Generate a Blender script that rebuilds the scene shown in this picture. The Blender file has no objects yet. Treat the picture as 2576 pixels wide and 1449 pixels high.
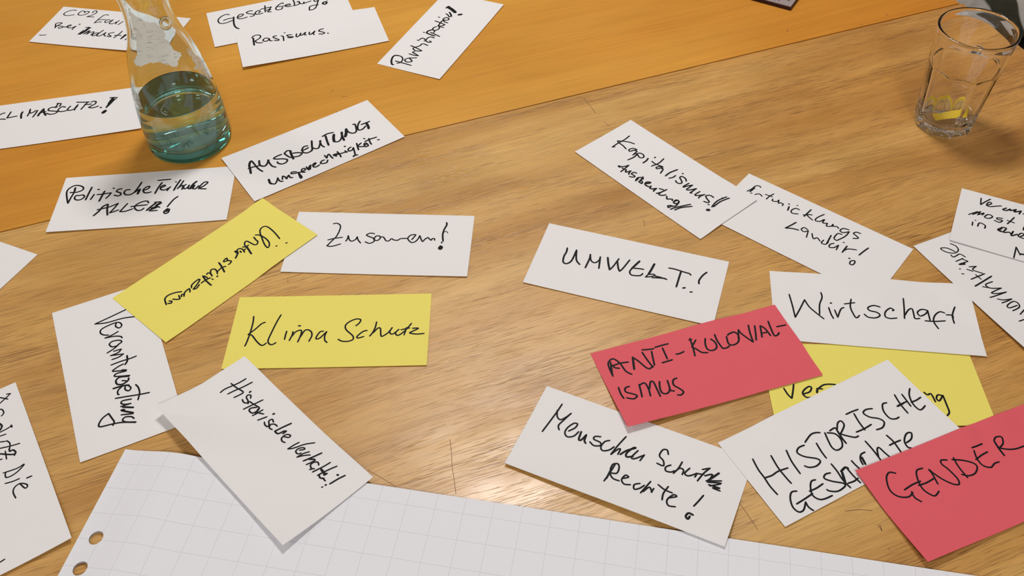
import bpy, bmesh, math, random
from mathutils import Vector, Matrix, noise

# ------------------------------------------------------------------ camera, world, lights, exposure
SC = bpy.context.scene
COL = SC.collection
cam = bpy.data.objects.new('camera', bpy.data.cameras.new('camera'))
COL.objects.link(cam)
cam.location = (0, 0, 0.739510)
cam.rotation_mode = 'QUATERNION'
cam.rotation_quaternion = (Matrix.Rotation(0.744370, 3, 'X') @ Matrix.Rotation(-0.028150, 3, 'Z')).to_quaternion()
cam.data.sensor_width = 36.0
cam.data.lens = 2363.444 * 36.0 / 2576
cam.data.clip_start = 0.02
SC.camera = cam

world = bpy.data.worlds.new('world')
SC.world = world
world.use_nodes = True
world.node_tree.nodes['Background'].inputs[0].default_value = (1.0, 0.93, 0.84, 1)
world.node_tree.nodes['Background'].inputs[1].default_value = 0.1

SC.view_settings.view_transform = 'Standard'
SC.view_settings.look = 'None'
SC.view_settings.exposure = -0.54
SC.view_settings.gamma = 1.0
SC.view_settings.use_curve_mapping = False
SC.cycles.max_bounces = 24
SC.cycles.transmission_bounces = 24
SC.cycles.glossy_bounces = 8

CEIL = 1.98
FLOOR = -0.74
LAMPS = [((0.02, 1.60), 0.50, 38.0), ((-2.2, 1.60), 0.50, 12.0), ((0.35, -1.3), 0.50, 44.0), ((-1.9, -0.75), 0.50, 12.0)]  # first is the key lamp; the rest are added to fill the light
LAMP_OBJ = []
for (lx, ly), size, power in LAMPS:
    ld = bpy.data.lights.new('lamp_light', 'AREA')
    ld.shape = 'DISK'; ld.size = size; ld.energy = power; ld.color = (1.0, 0.975, 0.955)
    lo = bpy.data.objects.new('lamp_light', ld)
    COL.objects.link(lo)
    lo.location = (lx, ly, CEIL - 0.075)
    LAMP_OBJ.append(lo)

# ------------------------------------------------------------------ helpers
def tag(o, label=None, cat=None, group=None, kind=None):
    if label: o['label'] = label
    if cat: o['category'] = cat
    if group: o['group'] = group
    if kind: o['kind'] = kind
    return o

def empty(name, loc=(0, 0, 0), rz=0.0):
    o = bpy.data.objects.new(name, None)
    o.empty_display_size = 0.02
    o.location = loc; o.rotation_euler = (0, 0, rz)
    COL.objects.link(o)
    return o

def mesh_obj(name, verts, faces, mat, parent=None, smooth=False, loc=None, rz=None, uvs=None):
    me = bpy.data.meshes.new(name)
    me.from_pydata([tuple(v) for v in verts], [], faces)
    if mat: me.materials.append(mat)
    if smooth:
        for p in me.polygons: p.use_smooth = True
    me.update()
    if uvs:
        uv = me.uv_layers.new(name='UVMap')
        for l in me.loops: uv.data[l.index].uv = uvs[l.vertex_index]
    o = bpy.data.objects.new(name, me)
    COL.objects.link(o)
    if parent: o.parent = parent
    if loc is not None: o.location = loc
    if rz is not None: o.rotation_euler = (0, 0, rz)
    return o

def bm_obj(name, bm, mat, parent=None, smooth=False, loc=None, rz=None):
    bm.normal_update()
    me = bpy.data.meshes.new(name)
    bm.to_mesh(me); bm.free()
    if mat: me.materials.append(mat)
    if smooth:
        for p in me.polygons: p.use_smooth = True
    o = bpy.data.objects.new(name, me)
    COL.objects.link(o)
    if parent: o.parent = parent
    if loc is not None: o.location = loc
    if rz is not None: o.rotation_euler = (0, 0, rz)
    return o

def bm_box(bm, lo, hi, bevel=0.0, seg=2):
    r = bmesh.ops.create_cube(bm, size=1.0)
    vs = r['verts']
    for v in vs:
        v.co = Vector([lo[i] + (v.co[i] + 0.5) * (hi[i] - lo[i]) for i in range(3)])
    if bevel:
        es = list({e for v in vs for e in v.link_edges})
        bmesh.ops.bevel(bm, geom=es, offset=bevel, segments=seg, affect='EDGES', profile=0.6)

def box_obj(name, lo, hi, mat, parent=None, bevel=0.0, **k):
    bm = bmesh.new(); bm_box(bm, lo, hi, bevel)
    return bm_obj(name, bm, mat, parent, **k)

def lathe(profile, seg=96, rfun=None):
    """closed or open surface of revolution; rfun(r, z, angle) reshapes the radius"""
    verts, faces, rings = [], [], []
    for r, z in profile:
        if r < 1e-6:
            rings.append([len(verts)]); verts.append((0, 0, z)); continue
        ring = []
        for k in range(seg):
            a = 2 * math.pi * k / seg
            rr = rfun(r, z, a) if rfun else r
            ring.append(len(verts)); verts.append((rr * math.cos(a), rr * math.sin(a), z))
        rings.append(ring)
    for A, B in zip(rings, rings[1:]):
        for k in range(seg):
            k2 = (k + 1) % seg
            if len(A) == 1 and len(B) == 1: continue
            if len(A) == 1: faces.append((A[0], B[k2], B[k]))
            elif len(B) == 1: faces.append((A[k], A[k2], B[0]))
            else: faces.append((A[k], A[k2], B[k2], B[k]))
    return verts, faces

# ------------------------------------------------------------------ materials
def new_mat(name):
    m = bpy.data.materials.new(name); m.use_nodes = True
    nt = m.node_tree
    return m, nt, nt.nodes['Principled BSDF']

def N(nt, t, **k):
    n = nt.nodes.new(t)
    for a, b in k.items():
        if a.startswith('_'): n.inputs[a[1:].replace('_', ' ')].default_value = b
        else: setattr(n, a, b)
    return n

def ramp(nt, src, stops):
    r = nt.nodes.new('ShaderNodeValToRGB')
    cr = r.color_ramp
    while len(cr.elements) > 1: cr.elements.remove(cr.elements[-1])
    for i, (p, c) in enumerate(stops):
        e = cr.elements[0] if i == 0 else cr.elements.new(p)
        e.position = p
        e.color = (*c, 1) if isinstance(c, tuple) else (c, c, c, 1)
    nt.links.new(src, r.inputs[0])
    return r.outputs[0]

def mixc(nt, fac, a, b, mode='MIX'):
    m = nt.nodes.new('ShaderNodeMix'); m.data_type = 'RGBA'; m.blend_type = mode
    for inp, v in ((m.inputs['Factor'], fac), (m.inputs['A'], a), (m.inputs['B'], b)):
        if isinstance(v, tuple): inp.default_value = (*v, 1)
        elif isinstance(v, (int, float)): inp.default_value = v
        else: nt.links.new(v, inp)
    return m.outputs['Result']

def math_n(nt, op, a, b=0.0, c=None):
    m = nt.nodes.new('ShaderNodeMath'); m.operation = op
    for i, v in enumerate((a, b) if c is None else (a, b, c)):
        if isinstance(v, (int, float)): m.inputs[i].default_value = v
        else: nt.links.new(v, m.inputs[i])
    return m.outputs[0]

def stretched_noise(nt, vec, scale, detail=3, rough=0.5, dist=0.0, loc=(0, 0, 0)):
    mp = N(nt, 'ShaderNodeMapping'); mp.inputs['Scale'].default_value = scale; mp.inputs['Location'].default_value = loc
    nt.links.new(vec, mp.inputs['Vector'])
    n = N(nt, 'ShaderNodeTexNoise', _Scale=1.0, _Detail=detail, _Roughness=rough, _Distortion=dist)
    nt.links.new(mp.outputs[0], n.inputs['Vector'])
    return n.outputs['Fac']

def warped(nt, amp_y=0.012, scale=(2.0, 5.0, 2.0)):
    tc = N(nt, 'ShaderNodeTexCoord')
    f = stretched_noise(nt, tc.outputs['Object'], scale, 2)
    off = math_n(nt, 'MULTIPLY', math_n(nt, 'SUBTRACT', f, 0.5), amp_y * 2)
    cx = N(nt, 'ShaderNodeCombineXYZ'); nt.links.new(off, cx.inputs['Y'])
    v = N(nt, 'ShaderNodeVectorMath', operation='ADD')
    nt.links.new(tc.outputs['Object'], v.inputs[0]); nt.links.new(cx.outputs[0], v.inputs[1])
    return v.outputs[0]

def end_tint(nt, base, stops):
    # the boards are redder towards the end of the table
    tc = N(nt, 'ShaderNodeTexCoord'); sp = N(nt, 'ShaderNodeSeparateXYZ'); nt.links.new(tc.outputs['Object'], sp.inputs[0])
    n = stretched_noise(nt, tc.outputs['Object'], (2.5, 7, 2), 3, 0.5, 0.3, (2, 8, 3))
    x = math_n(nt, 'ADD', sp.outputs['X'], math_n(nt, 'MULTIPLY', math_n(nt, 'SUBTRACT', n, 0.5), 0.5))
    return mixc(nt, 1.0, base, ramp(nt, math_n(nt, 'ADD', math_n(nt, 'MULTIPLY', x, 0.55), 0.5), stops), 'MULTIPLY')

def oak_mat():
    m, nt, b = new_mat('worn_oak')
    v = warped(nt, 0.022, (1.6, 5.5, 2))
    broad = stretched_noise(nt, v, (1.4, 14, 4), 4, 0.55)
    base = ramp(nt, broad, [(0.30, (0.49, 0.250, 0.064)), (0.46, (0.58, 0.320, 0.095)), (0.60, (0.65, 0.385, 0.125)), (0.75, (0.70, 0.435, 0.155))])
    mid = stretched_noise(nt, v, (6, 130, 10), 3, 0.6)
    base = mixc(nt, 1.0, base, ramp(nt, mid, [(0.30, 0.91), (0.5, 0.99), (0.70, 1.04)]), 'MULTIPLY')
    cloud = stretched_noise(nt, v, (5, 9, 5), 3, 0.5, 0.3, (7, 3, 1))
    base = mixc(nt, 1.0, base, ramp(nt, cloud, [(0.30, (0.84, 0.80, 0.74)), (0.52, (1, 1, 1)), (0.75, (1.08, 1.09, 1.10))]), 'MULTIPLY')
    base = end_tint(nt, base, [(0.10, (0.97, 0.93, 0.86)), (0.42, (1, 1, 1)), (0.62, (1, 1, 1)), (0.86, (0.95, 0.82, 0.66))])
    fine = stretched_noise(nt, v, (26, 900, 10), 2, 0.6)
    base = mixc(nt, 1.0, base, ramp(nt, fine, [(0.30, 0.86), (0.65, 1.04)]), 'MULTIPLY')
    pores = stretched_noise(nt, v, (36, 1250, 10), 1, 0.4, 0.0, (3, 1, 0))
    band = stretched_noise(nt, v, (3, 46, 5), 2, 0.5, 0.0, (1, 9, 0))
    thr = math_n(nt, 'ADD', pores, math_n(nt, 'MULTIPLY', math_n(nt, 'SUBTRACT', band, 0.5), 0.42))
    pm = ramp(nt, thr, [(0.600, 0.0), (0.66, 1.0)])
    deep = stretched_noise(nt, v, (26, 1000, 10), 1, 0.5, 0.0, (13, 5, 0))
    thr2 = math_n(nt, 'ADD', deep, math_n(nt, 'MULTIPLY', math_n(nt, 'SUBTRACT', band, 0.5), 0.5))
    pm2 = ramp(nt, thr2, [(0.685, 0.0), (0.735, 1.0)])
    dens = ramp(nt, stretched_noise(nt, v, (1.6, 7, 3), 2, 0.5, 0.4, (21, 2, 4)), [(0.32, 0.45), (0.58, 1.0)])
    allp = math_n(nt, 'MINIMUM', math_n(nt, 'ADD', math_n(nt, 'MULTIPLY', pm, 0.60), math_n(nt, 'MULTIPLY', pm2, 0.72)), 1.0)
    allp = math_n(nt, 'MULTIPLY', allp, dens)
    col = mixc(nt, allp, base, (0.21, 0.09, 0.026))
    nt.links.new(col, b.inputs['Base Color'])
    rg = stretched_noise(nt, v, (12, 25, 5), 4, 0.6, 0, (5, 5, 5))
    nt.links.new(ramp(nt, rg, [(0.3, 0.28), (0.7, 0.42)]), b.inputs['Roughness'])
    bp = N(nt, 'ShaderNodeBump', _Strength=0.35, _Distance=0.0004)
    nt.links.new(math_n(nt, 'SUBTRACT', math_n(nt, 'MULTIPLY', mid, 0.4), allp), bp.inputs['Height'])
    nt.links.new(bp.outputs[0], b.inputs['Normal'])
    b.inputs['Specular IOR Level'].default_value = 0.5
    return m

def pine_mat():
    m, nt, b = new_mat('varnished_amber_wood')
    v = warped(nt, 0.02, (1.2, 3, 2))
    broad = stretched_noise(nt, v, (1.0, 9, 3), 3, 0.5)
    base = ramp(nt, broad, [(0.28, (0.60, 0.262, 0.034)), (0.50, (0.635, 0.300, 0.044)), (0.72, (0.665, 0.330, 0.056))])
    mid = stretched_noise(nt, v, (2.5, 90, 6), 3, 0.55)
    base = mixc(nt, 1.0, base, ramp(nt, mid, [(0.32, 0.965), (0.5, 0.995), (0.70, 1.03)]), 'MULTIPLY')
    base = end_tint(nt, base, [(0.10, (0.96, 0.88, 0.80)), (0.45, (1.02, 1.04, 1.05)), (0.62, (1, 1, 1)), (0.86, (0.97, 0.80, 0.62))])
    fine = stretched_noise(nt, v, (9, 420, 6), 2, 0.5)
    base = mixc(nt, 1.0, base, ramp(nt, fine, [(0.32, 0.93), (0.66, 1.04)]), 'MULTIPLY')
    cloud = stretched_noise(nt, v, (5, 11, 5), 2, 0.5, 0.3, (7, 3, 1))
    base = mixc(nt, 1.0, base, ramp(nt, cloud, [(0.3, (0.92, 0.90, 0.86)), (0.7, (1.05, 1.06, 1.08))]), 'MULTIPLY')
    nt.links.new(base, b.inputs['Base Color'])
    b.inputs['Roughness'].default_value = 0.42
    b.inputs['Specular IOR Level'].default_value = 0.3
    bp = N(nt, 'ShaderNodeBump', _Strength=0.12, _Distance=0.0003)
    nt.links.new(mid, bp.inputs['Height']); nt.links.new(bp.outputs[0], b.inputs['Normal'])
    return m

def card_mat(name, rgb):
    m, nt, b = new_mat(name)
    tc = N(nt, 'ShaderNodeTexCoord')
    f = stretched_noise(nt, tc.outputs['Object'], (420, 420, 420), 3, 0.6)
    lo = tuple(c * 0.97 for c in rgb)
    nt.links.new(mixc(nt, f, lo, rgb), b.inputs['Base Color'])
    b.inputs['Roughness'].default_value = 0.72
    b.inputs['Specular IOR Level'].default_value = 0.25
    bp = N(nt, 'ShaderNodeBump', _Strength=0.08, _Distance=0.0001)
    nt.links.new(f, bp.inputs['Height']); nt.links.new(bp.outputs[0], b.inputs['Normal'])
    return m

def plain(name, rgb, rough=0.5, spec=0.5, metal=0.0, nscale=60, var=0.12):
    m, nt, b = new_mat(name)
    tc = N(nt, 'ShaderNodeTexCoord')
    f = stretched_noise(nt, tc.outputs['Object'], (nscale,) * 3, 3, 0.6)
    nt.links.new(mixc(nt, f, tuple(c * (1 - var) for c in rgb), tuple(min(1, c * (1 + var)) for c in rgb)), b.inputs['Base Color'])
    b.inputs['Roughness'].default_value = rough
    b.inputs['Specular IOR Level'].default_value = spec
    b.inputs['Metallic'].default_value = metal
    return m

def glass_mat(name, ior, absorb=None, density=0.0, tint=(1, 1, 1)):
    m = bpy.data.materials.new(name); m.use_nodes = True
    nt = m.node_tree; nt.nodes.clear()
    out = nt.nodes.new('ShaderNodeOutputMaterial')
    g = nt.nodes.new('ShaderNodeBsdfGlass')
    g.inputs['Color'].default_value = (*tint, 1); g.inputs['Roughness'].default_value = 0.0; g.inputs['IOR'].default_value = ior
    nt.links.new(g.outputs[0], out.inputs['Surface'])
    if absorb:
        a = nt.nodes.new('ShaderNodeVolumeAbsorption')
        a.inputs['Color'].default_value = (*absorb, 1); a.inputs['Density'].default_value = density
        nt.links.new(a.outputs[0], out.inputs['Volume'])
    return m

OAK = oak_mat()
PINE = pine_mat()
WHITE = card_mat('white_card', (0.80, 0.785, 0.79))
YELLOW = card_mat('yellow_card', (0.83, 0.73, 0.155))
RED = card_mat('red_card', (0.73, 0.112, 0.140))
CARDM = dict(white=WHITE, yellow=YELLOW, red=RED)
INK = plain('black_marker_ink', (0.010, 0.010, 0.012), 0.6, 0.15, nscale=300)
SCRATCH = plain('dark_scratch', (0.20, 0.10, 0.045), 0.7, 0.2)

# ------------------------------------------------------------------ card geometry (shared by shape and handwriting)
CW,CH=0.205,0.0972
def _seg(px,py,a,b):
    dx,dy=b[0]-a[0],b[1]-a[1]; t=((px-a[0])*dx+(py-a[1])*dy)/(dx*dx+dy*dy); t=min(1,max(0,t))
    return a[0]+t*dx,a[1]+t*dy
def to_local(c,x,y):
    dx,dy=x-c['x'],y-c['y']; ct,st=math.cos(c['th']),math.sin(c['th'])
    return dx*ct+dy*st,-dx*st+dy*ct
def to_world(c,u,v):
    ct,st=math.cos(c['th']),math.sin(c['th'])
    return c['x']+u*ct-v*st,c['y']+u*st+v*ct
def sheet_z(cards,key,u,v):
    """height of the underside of a card at its local point (u,v)"""
    c=cards[key]; x,y=to_world(c,u,v); z=0.0002
    for k in c['over']:
        d=cards[k]; p,q=to_local(d,x,y)
        cp,cq=min(CW/2,max(-CW/2,p)),min(CH/2,max(-CH/2,q))
        if k=='pad': cp,cq=p,q
        dist=math.hypot(p-cp,q-cq) if k!='pad' else max(0,-(p),q)
        RAD=0.055 if k=='pad' else 0.03
        if dist<RAD:
            if k=='pad': zz=pad_z(max(p,0),min(q,0))+0.0003
            else: zz=sheet_z(cards,k,cp,cq)+0.0005
            w=1-dist/RAD; w=w*w*(3-2*w)
            z=max(z,0.0002+(zz-0.0002)*w)
    s,t=min(1,max(0,u/CW+.5)),min(1,max(0,.5-v/CH)); P=c.get('p',1.8)
    h=c['lift']
    z+=h[0]*(1-s)**P*(1-t)**P+h[1]*s**P*(1-t)**P+h[2]*s**P*t**P+h[3]*(1-s)**P*t**P
    return z
def pad_z(p,q):
    """top of the squared paper pad: p along its top edge from the left corner, q down (negative)"""
    t=min(1,max(0,p/0.045)); t=t*t*(3-2*t)
    return 0.0022+0.0046*t-0.006*max(0,p-0.1)*(1 if p<0.7 else 0)-(0.0036 if p>=0.7 else 0)+0.0026*math.exp(-((p-0.056)/0.020)**2)


CARDS = {
    'co2': {'x': -0.57159, 'y': 1.21224, 'th': -0.2116, 'col': 'white', 'over': [], 'p': 1.8, 'lift': [0, 0, 0.004, 0.0011]},
    'ges': {'x': -0.32849, 'y': 1.2374, 'th': 0.32273, 'col': 'white', 'over': [], 'p': 1.8, 'lift': [0, 0, 0.0011, 0.0011]},
    'ras': {'x': -0.27635, 'y': 1.17899, 'th': 0.29478, 'col': 'white', 'over': ['ges'], 'p': 1.8, 'lift': [0, 0, 0.0011, 0.004]},
    'par': {'x': -0.08868, 'y': 1.17906, 'th': 1.11962, 'col': 'white', 'over': [], 'p': 1.8, 'lift': [0, 0, 0.0012, 0.0012]},
    'klm': {'x': -0.57886, 'y': 1.00345, 'th': 0.19034, 'col': 'white', 'over': [], 'p': 1.8, 'lift': [0, 0, 0.002, 0.0011]},
    'aus': {'x': -0.24181, 'y': 0.92732, 'th': 0.58915, 'col': 'white', 'over': ['pol'], 'p': 1.8, 'lift': [0.0015, 0, 0.0011, 0.0011]},
    'pol': {'x': -0.43254, 'y': 0.84157, 'th': 0.06536, 'col': 'white', 'over': [], 'p': 1.8, 'lift': [0, 0, 0.0011, 0.002]},
    'blk': {'x': -0.64411, 'y': 0.75009, 'th': -0.42425, 'col': 'white', 'over': [], 'p': 1.8, 'lift': [0, 0, 0.0011, 0.0011]},
    'ver': {'x': -0.40028, 'y': 0.59001, 'th': -1.1469, 'col': 'white', 'over': [], 'p': 1.8, 'lift': [0, 0.001, 0.001, 0]},
    'lef': {'x': -0.4816, 'y': 0.45994, 'th': -1.0121, 'col': 'white', 'over': [], 'p': 1.8, 'lift': [0, 0.004, 0.004, 0]},
    'kli': {'x': -0.18893, 'y': 0.62867, 'th': -0.01176, 'col': 'yellow', 'over': [], 'p': 1.8, 'lift': [0, 0, 0.0011, 0.0011]},
    'zus': {'x': -0.14664, 'y': 0.75454, 'th': -0.07541, 'col': 'white', 'over': [], 'p': 1.8, 'lift': [0, 0, 0.0015, 0.0011]},
    'unt': {'x': -0.32312, 'y': 0.72599, 'th': -2.30156, 'col': 'yellow', 'over': ['aus', 'zus', 'ver'], 'p': 1.8, 'lift': [0.001, 0.001, 0, 0]},
    'umw': {'x': 0.1247, 'y': 0.69932, 'th': -0.34289, 'col': 'white', 'over': [], 'p': 1.8, 'lift': [0, 0, 0.0011, 0.0011]},
    'kap': {'x': 0.18451, 'y': 0.85625, 'th': -0.88703, 'col': 'white', 'over': ['ent'], 'p': 1.8, 'lift': [0, 0.0015, 0.001, 0.001]},
    'ent': {'x': 0.33287, 'y': 0.75226, 'th': -0.71313, 'col': 'white', 'over': [], 'p': 1.8, 'lift': [0, 0, 0.0011, 0.0011]},
    'wir': {'x': 0.37291, 'y': 0.63251, 'th': -0.14373, 'col': 'white', 'over': ['ent', 'vhl', 'yel'], 'p': 1.8, 'lift': [0, 0, 0.0011, 0.0011]},
    'var': {'x': 0.59799, 'y': 0.72905, 'th': -0.47575, 'col': 'white', 'over': ['vhl'], 'p': 1.8, 'lift': [0, 0, 0.0011, 0.0015]},
    'vhl': {'x': 0.52811, 'y': 0.6506, 'th': 1.97297, 'col': 'white', 'over': [], 'p': 1.8, 'lift': [0.006, 0.001, 0, 0]},
    'ant': {'x': 0.18879, 'y': 0.5706, 'th': 0.28326, 'col': 'red', 'over': ['umw', 'wir', 'yel', 'men'], 'p': 1.8, 'lift': [0, 0, 0.0011, 0.006]},
    'yel': {'x': 0.34776, 'y': 0.54155, 'th': -0.04506, 'col': 'yellow', 'over': [], 'p': 1.8, 'lift': [0, 0, 0.0011, 0.0011]},
    'his': {'x': 0.29926, 'y': 0.48075, 'th': 0.46162, 'col': 'white', 'over': ['yel', 'men'], 'p': 1.8, 'lift': [0, 0, 0.0011, 0.0011]},
    'gen': {'x': 0.41592, 'y': 0.43514, 'th': 0.36693, 'col': 'red', 'over': ['his', 'yel', 'pad'], 'p': 1.8, 'lift': [0.0025, 0, 0.0011, 0.004]},
    'men': {'x': 0.10217, 'y': 0.46102, 'th': -0.45358, 'col': 'white', 'over': ['pad'], 'p': 1.8, 'lift': [0, 0, 0.0015, 0.002]},
    'hvh': {'x': -0.2354, 'y': 0.48907, 'th': -0.80525, 'col': 'white', 'over': ['ver', 'kli', 'pad'], 'p': 2.4, 'lift': [0, 0.001, 0.0065, 0.0125]},
    'pad': {'x': -0.3637481053995895, 'y': 0.4894332983472957, 'th': -0.19706307733857686, 'over': [], 'lift': [0, 0, 0, 0], 'col': 'pad'},
}

# ------------------------------------------------------------------ room shell
def struct(o): o['kind'] = 'structure'; return o
wallm = plain('painted_wall', (0.75, 0.72, 0.66), 0.85, 0.2, nscale=4, var=0.04)
floorm = plain('dark_floor', (0.30, 0.24, 0.18), 0.5, 0.3, nscale=9, var=0.25)
ceilm = plain('ceiling_paint', (0.66, 0.63, 0.58), 0.9, 0.1, nscale=4, var=0.03)
X0, X1, Y0, Y1 = -3.2, 3.2, -2.6, 4.4
struct(box_obj('floor', (X0, Y0, FLOOR - 0.05), (X1, Y1, FLOOR), floorm))
struct(box_obj('ceiling', (X0, Y0, CEIL), (X1, Y1, CEIL + 0.05), ceilm))
struct(box_obj('wall_left', (X0 - 0.05, Y0, FLOOR), (X0, Y1, CEIL), wallm))
struct(box_obj('wall_right', (X1, Y0, FLOOR), (X1 + 0.05, Y1, CEIL), wallm))
struct(box_obj('wall_back', (X0, Y1, FLOOR), (X1, Y1 + 0.05, CEIL), wallm))
struct(box_obj('wall_front', (X0, Y0 - 0.05, FLOOR), (X1, Y0, CEIL), wallm))

lampm = plain('lamp_housing', (0.7, 0.7, 0.7), 0.4)
glow, _nt, _b = new_mat('lamp_diffuser_glow')
_b.inputs['Base Color'].default_value = (0.9, 0.87, 0.8, 1)
_b.inputs['Emission Color'].default_value = (1, 0.975, 0.955, 1)
_b.inputs['Emission Strength'].default_value = 3.0
for i, ((lx, ly), size, power) in enumerate(LAMPS):
    e = empty('ceiling_or_fill_lamp', (lx, ly, CEIL))  # all but the key are unseen lamps added as fill
    tag(e, ['round ceiling lamp over the far side of the tables', 'added round fill lamp over the far side, nearer the left wall',
            'added round fill lamp behind the camera on the right', 'added round fill lamp behind the camera on the left'][i], 'lamp', 'round ceiling lamps')
    R = size / 2
    v, f = lathe([(R * 0.4, -0.001), (R + 0.02, -0.001), (R + 0.02, -0.06), (R + 0.005, -0.065), (R + 0.003, -0.05), (R * 0.4, -0.045)], 48)
    mesh_obj('housing', v, f, lampm, e, True)
    v, f = lathe([(0, -0.052), (R * 0.6, -0.052), (R, -0.050)], 48)
    mesh_obj('diffuser', v, f, glow, e, True)

# ------------------------------------------------------------------ the two tables
TH = math.radians(18.93)
S = (math.cos(TH), math.sin(TH)); NN = (-math.sin(TH), math.cos(TH))
D0, SE = 0.9385, 1.029
def table(name, label, n0, n1, s0, s1, mat, legm):
    c = ((s0 + s1) / 2, (n0 + n1) / 2)
    loc = (c[0] * S[0] + c[1] * NN[0], c[0] * S[1] + c[1] * NN[1], FLOOR)
    e = empty(name, loc, TH); tag(e, label, 'table')
    hx, hy, T = (s1 - s0) / 2, (n1 - n0) / 2, -FLOOR
    box_obj('table_top', (-hx, -hy, T - 0.028), (hx, hy, T), mat, e, 0.0005)
    for sy in (-1, 1):
        y = sy * (hy - 0.05)
        box_obj('apron', (-hx + 0.08, y - 0.01, T - 0.10), (hx - 0.08, y + 0.01, T - 0.0285), legm, e, 0.001)
    for sx in (-1, 1):
        x = sx * (hx - 0.05)
        box_obj('apron', (x - 0.01, -hy + 0.08, T - 0.10), (x + 0.01, hy - 0.08, T - 0.0285), legm, e, 0.001)
        for sy in (-1, 1):
            y = sy * (hy - 0.05)
            box_obj('leg', (x - 0.025, y - 0.025, 0.0005), (x + 0.025, y + 0.025, T - 0.0285), legm, e, 0.003)
    return e
legm = plain('leg_wood', (0.36, 0.19, 0.07), 0.5, 0.4, nscale=30)
oak = table('oak_table', 'light oak table with worn dark grain under most of the cards', D0 - 0.80, D0 - 0.0008, SE - 1.6, SE, OAK, legm)
pine = table('amber_table', 'smooth orange varnished table standing behind the oak table', D0 + 0.0012, D0 + 0.8012, SE - 1.606, SE - 0.004, PINE, legm)

# ------------------------------------------------------------------ strokes: ribbons of ink lying on a surface
def smooth_path(pts, n=5):
    if len(pts) == 2:
        return [(pts[0][0] + (pts[1][0] - pts[0][0]) * k / 2, pts[0][1] + (pts[1][1] - pts[0][1]) * k / 2) for k in range(3)]
    P = [pts[0]] + list(pts) + [pts[-1]]
    out = []
    for i in range(1, len(P) - 2):
        p0, p1, p2, p3 = P[i - 1], P[i], P[i + 1], P[i + 2]
        for k in range(n):
            t = k / n
            out.append(tuple(0.5 * (2 * p1[d] + (p2[d] - p0[d]) * t + (2 * p0[d] - 5 * p1[d] + 4 * p2[d] - p3[d]) * t * t
                             + (3 * p1[d] - p0[d] - 3 * p2[d] + p3[d]) * t ** 3) for d in (0, 1)))
    out.append(P[-2])
    return out

def ribbon(path, w, zf, verts, faces, layer=0.0):
    """flat rounded-end ribbon; appends to verts/faces"""
    q = [path[0]]
    for p in path[1:]:
        if math.hypot(p[0] - q[-1][0], p[1] - q[-1][1]) > w * 0.12: q.append(p)
    if len(q) == 1: q.append((q[0][0] + w * 0.15, q[0][1]))
    base = len(verts); h = w / 2; rows = []
    n = len(q)
    for i, p in enumerate(q):
        a, b = q[max(0, i - 1)], q[min(n - 1, i + 1)]
        dx, dy = b[0] - a[0], b[1] - a[1]; L = math.hypot(dx, dy) or 1e-9
        dx, dy = dx / L, dy / L
        # marker strokes start and end slightly thinner
        k = 1.0 if 0 < i < n - 1 else 0.88
        rows.append((p, dx, dy, h * k))
    def add(x, y): verts.append((x, y, zf(x, y) + layer)); return len(verts) - 1
    prev = None
    for p, dx, dy, hh in rows:
        cur = (add(p[0] - dy * hh, p[1] + dx * hh), add(p[0], p[1]), add(p[0] + dy * hh, p[1] - dx * hh))
        if prev:
            faces.append((prev[0], prev[1], cur[1], cur[0])); faces.append((prev[1], prev[2], cur[2], cur[1]))
        prev = cur
    for (p, dx, dy, hh), sgn in ((rows[0], -1), (rows[-1], 1)):
        c = add(*p); fan = []
        for k in range(7):
            a = -math.pi / 2 + math.pi * k / 6
            ex, ey = math.cos(a) * sgn, math.sin(a)
            fan.append(add(p[0] + (dx * ex - dy * ey) * hh, p[1] + (dy * ex + dx * ey) * hh))
        for k in range(6):
            faces.append((c, fan[k], fan[k + 1]) if sgn > 0 else (c, fan[k + 1], fan[k]))

# ------------------------------------------------------------------ cards
LABELS = {
    'co2': 'white card reading CO2 Emi.. Bei Industri, partly behind the carafe neck',
    'ges': 'white card reading Gesetz Gebung at the top edge, lying under the Rasismus card',
    'ras': 'white card reading Rasismus on the orange table',
    'par': 'white card reading Partizipation, written diagonally, on the orange table',
    'klm': 'white card reading KLIMASCUTZ at the left edge, beside the carafe',
    'aus': 'white card reading AUSBEUTUNG ungerechtigkeit across the joint of the tables',
    'pol': 'white card reading Politische Teilhabe ALLE, in front of the carafe',
    'blk': 'blank white card corner at the left edge of the oak table',
    'ver': 'white card reading Verantwortung, turned downwards, under a yellow card',
    'lef': 'white card reading Schutz Die at the lower left edge',
    'kli': 'yellow card reading Klima Schutz',
    'zus': 'white card reading Zusammen with exclamation mark',
    'unt': 'yellow card reading Unterstützung upside down, lying diagonally',
    'umw': 'white card reading UMWELT in the middle of the oak table',
    'kap': 'white card reading Kapitalismus Ausbeutung, lying diagonally',
    'ent': 'white card reading Entwicklungs Landär, its left end under the Kapitalismus card',
    'wir': 'white card reading Wirtschaft',
    'var': 'white card reading Veran.. most in are at the right edge',
    'vhl': 'white card reading Verhältnisse upside down, under the card at the right edge',
    'ant': 'red card reading ANTI-KOLONIAL-ISMUS',
    'yel': 'yellow card reading Ver..ng, mostly hidden under white and red cards',
    'his': 'white card reading HISTORISCHE Geschichte',
    'gen': 'red card reading GENDER in the lower right corner',
    'men': 'white card reading Menschen Schutz Rechte over the squared paper',
    'hvh': 'white card reading Historische Verhalten, its lower corners curled up over the squared paper',
}
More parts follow.
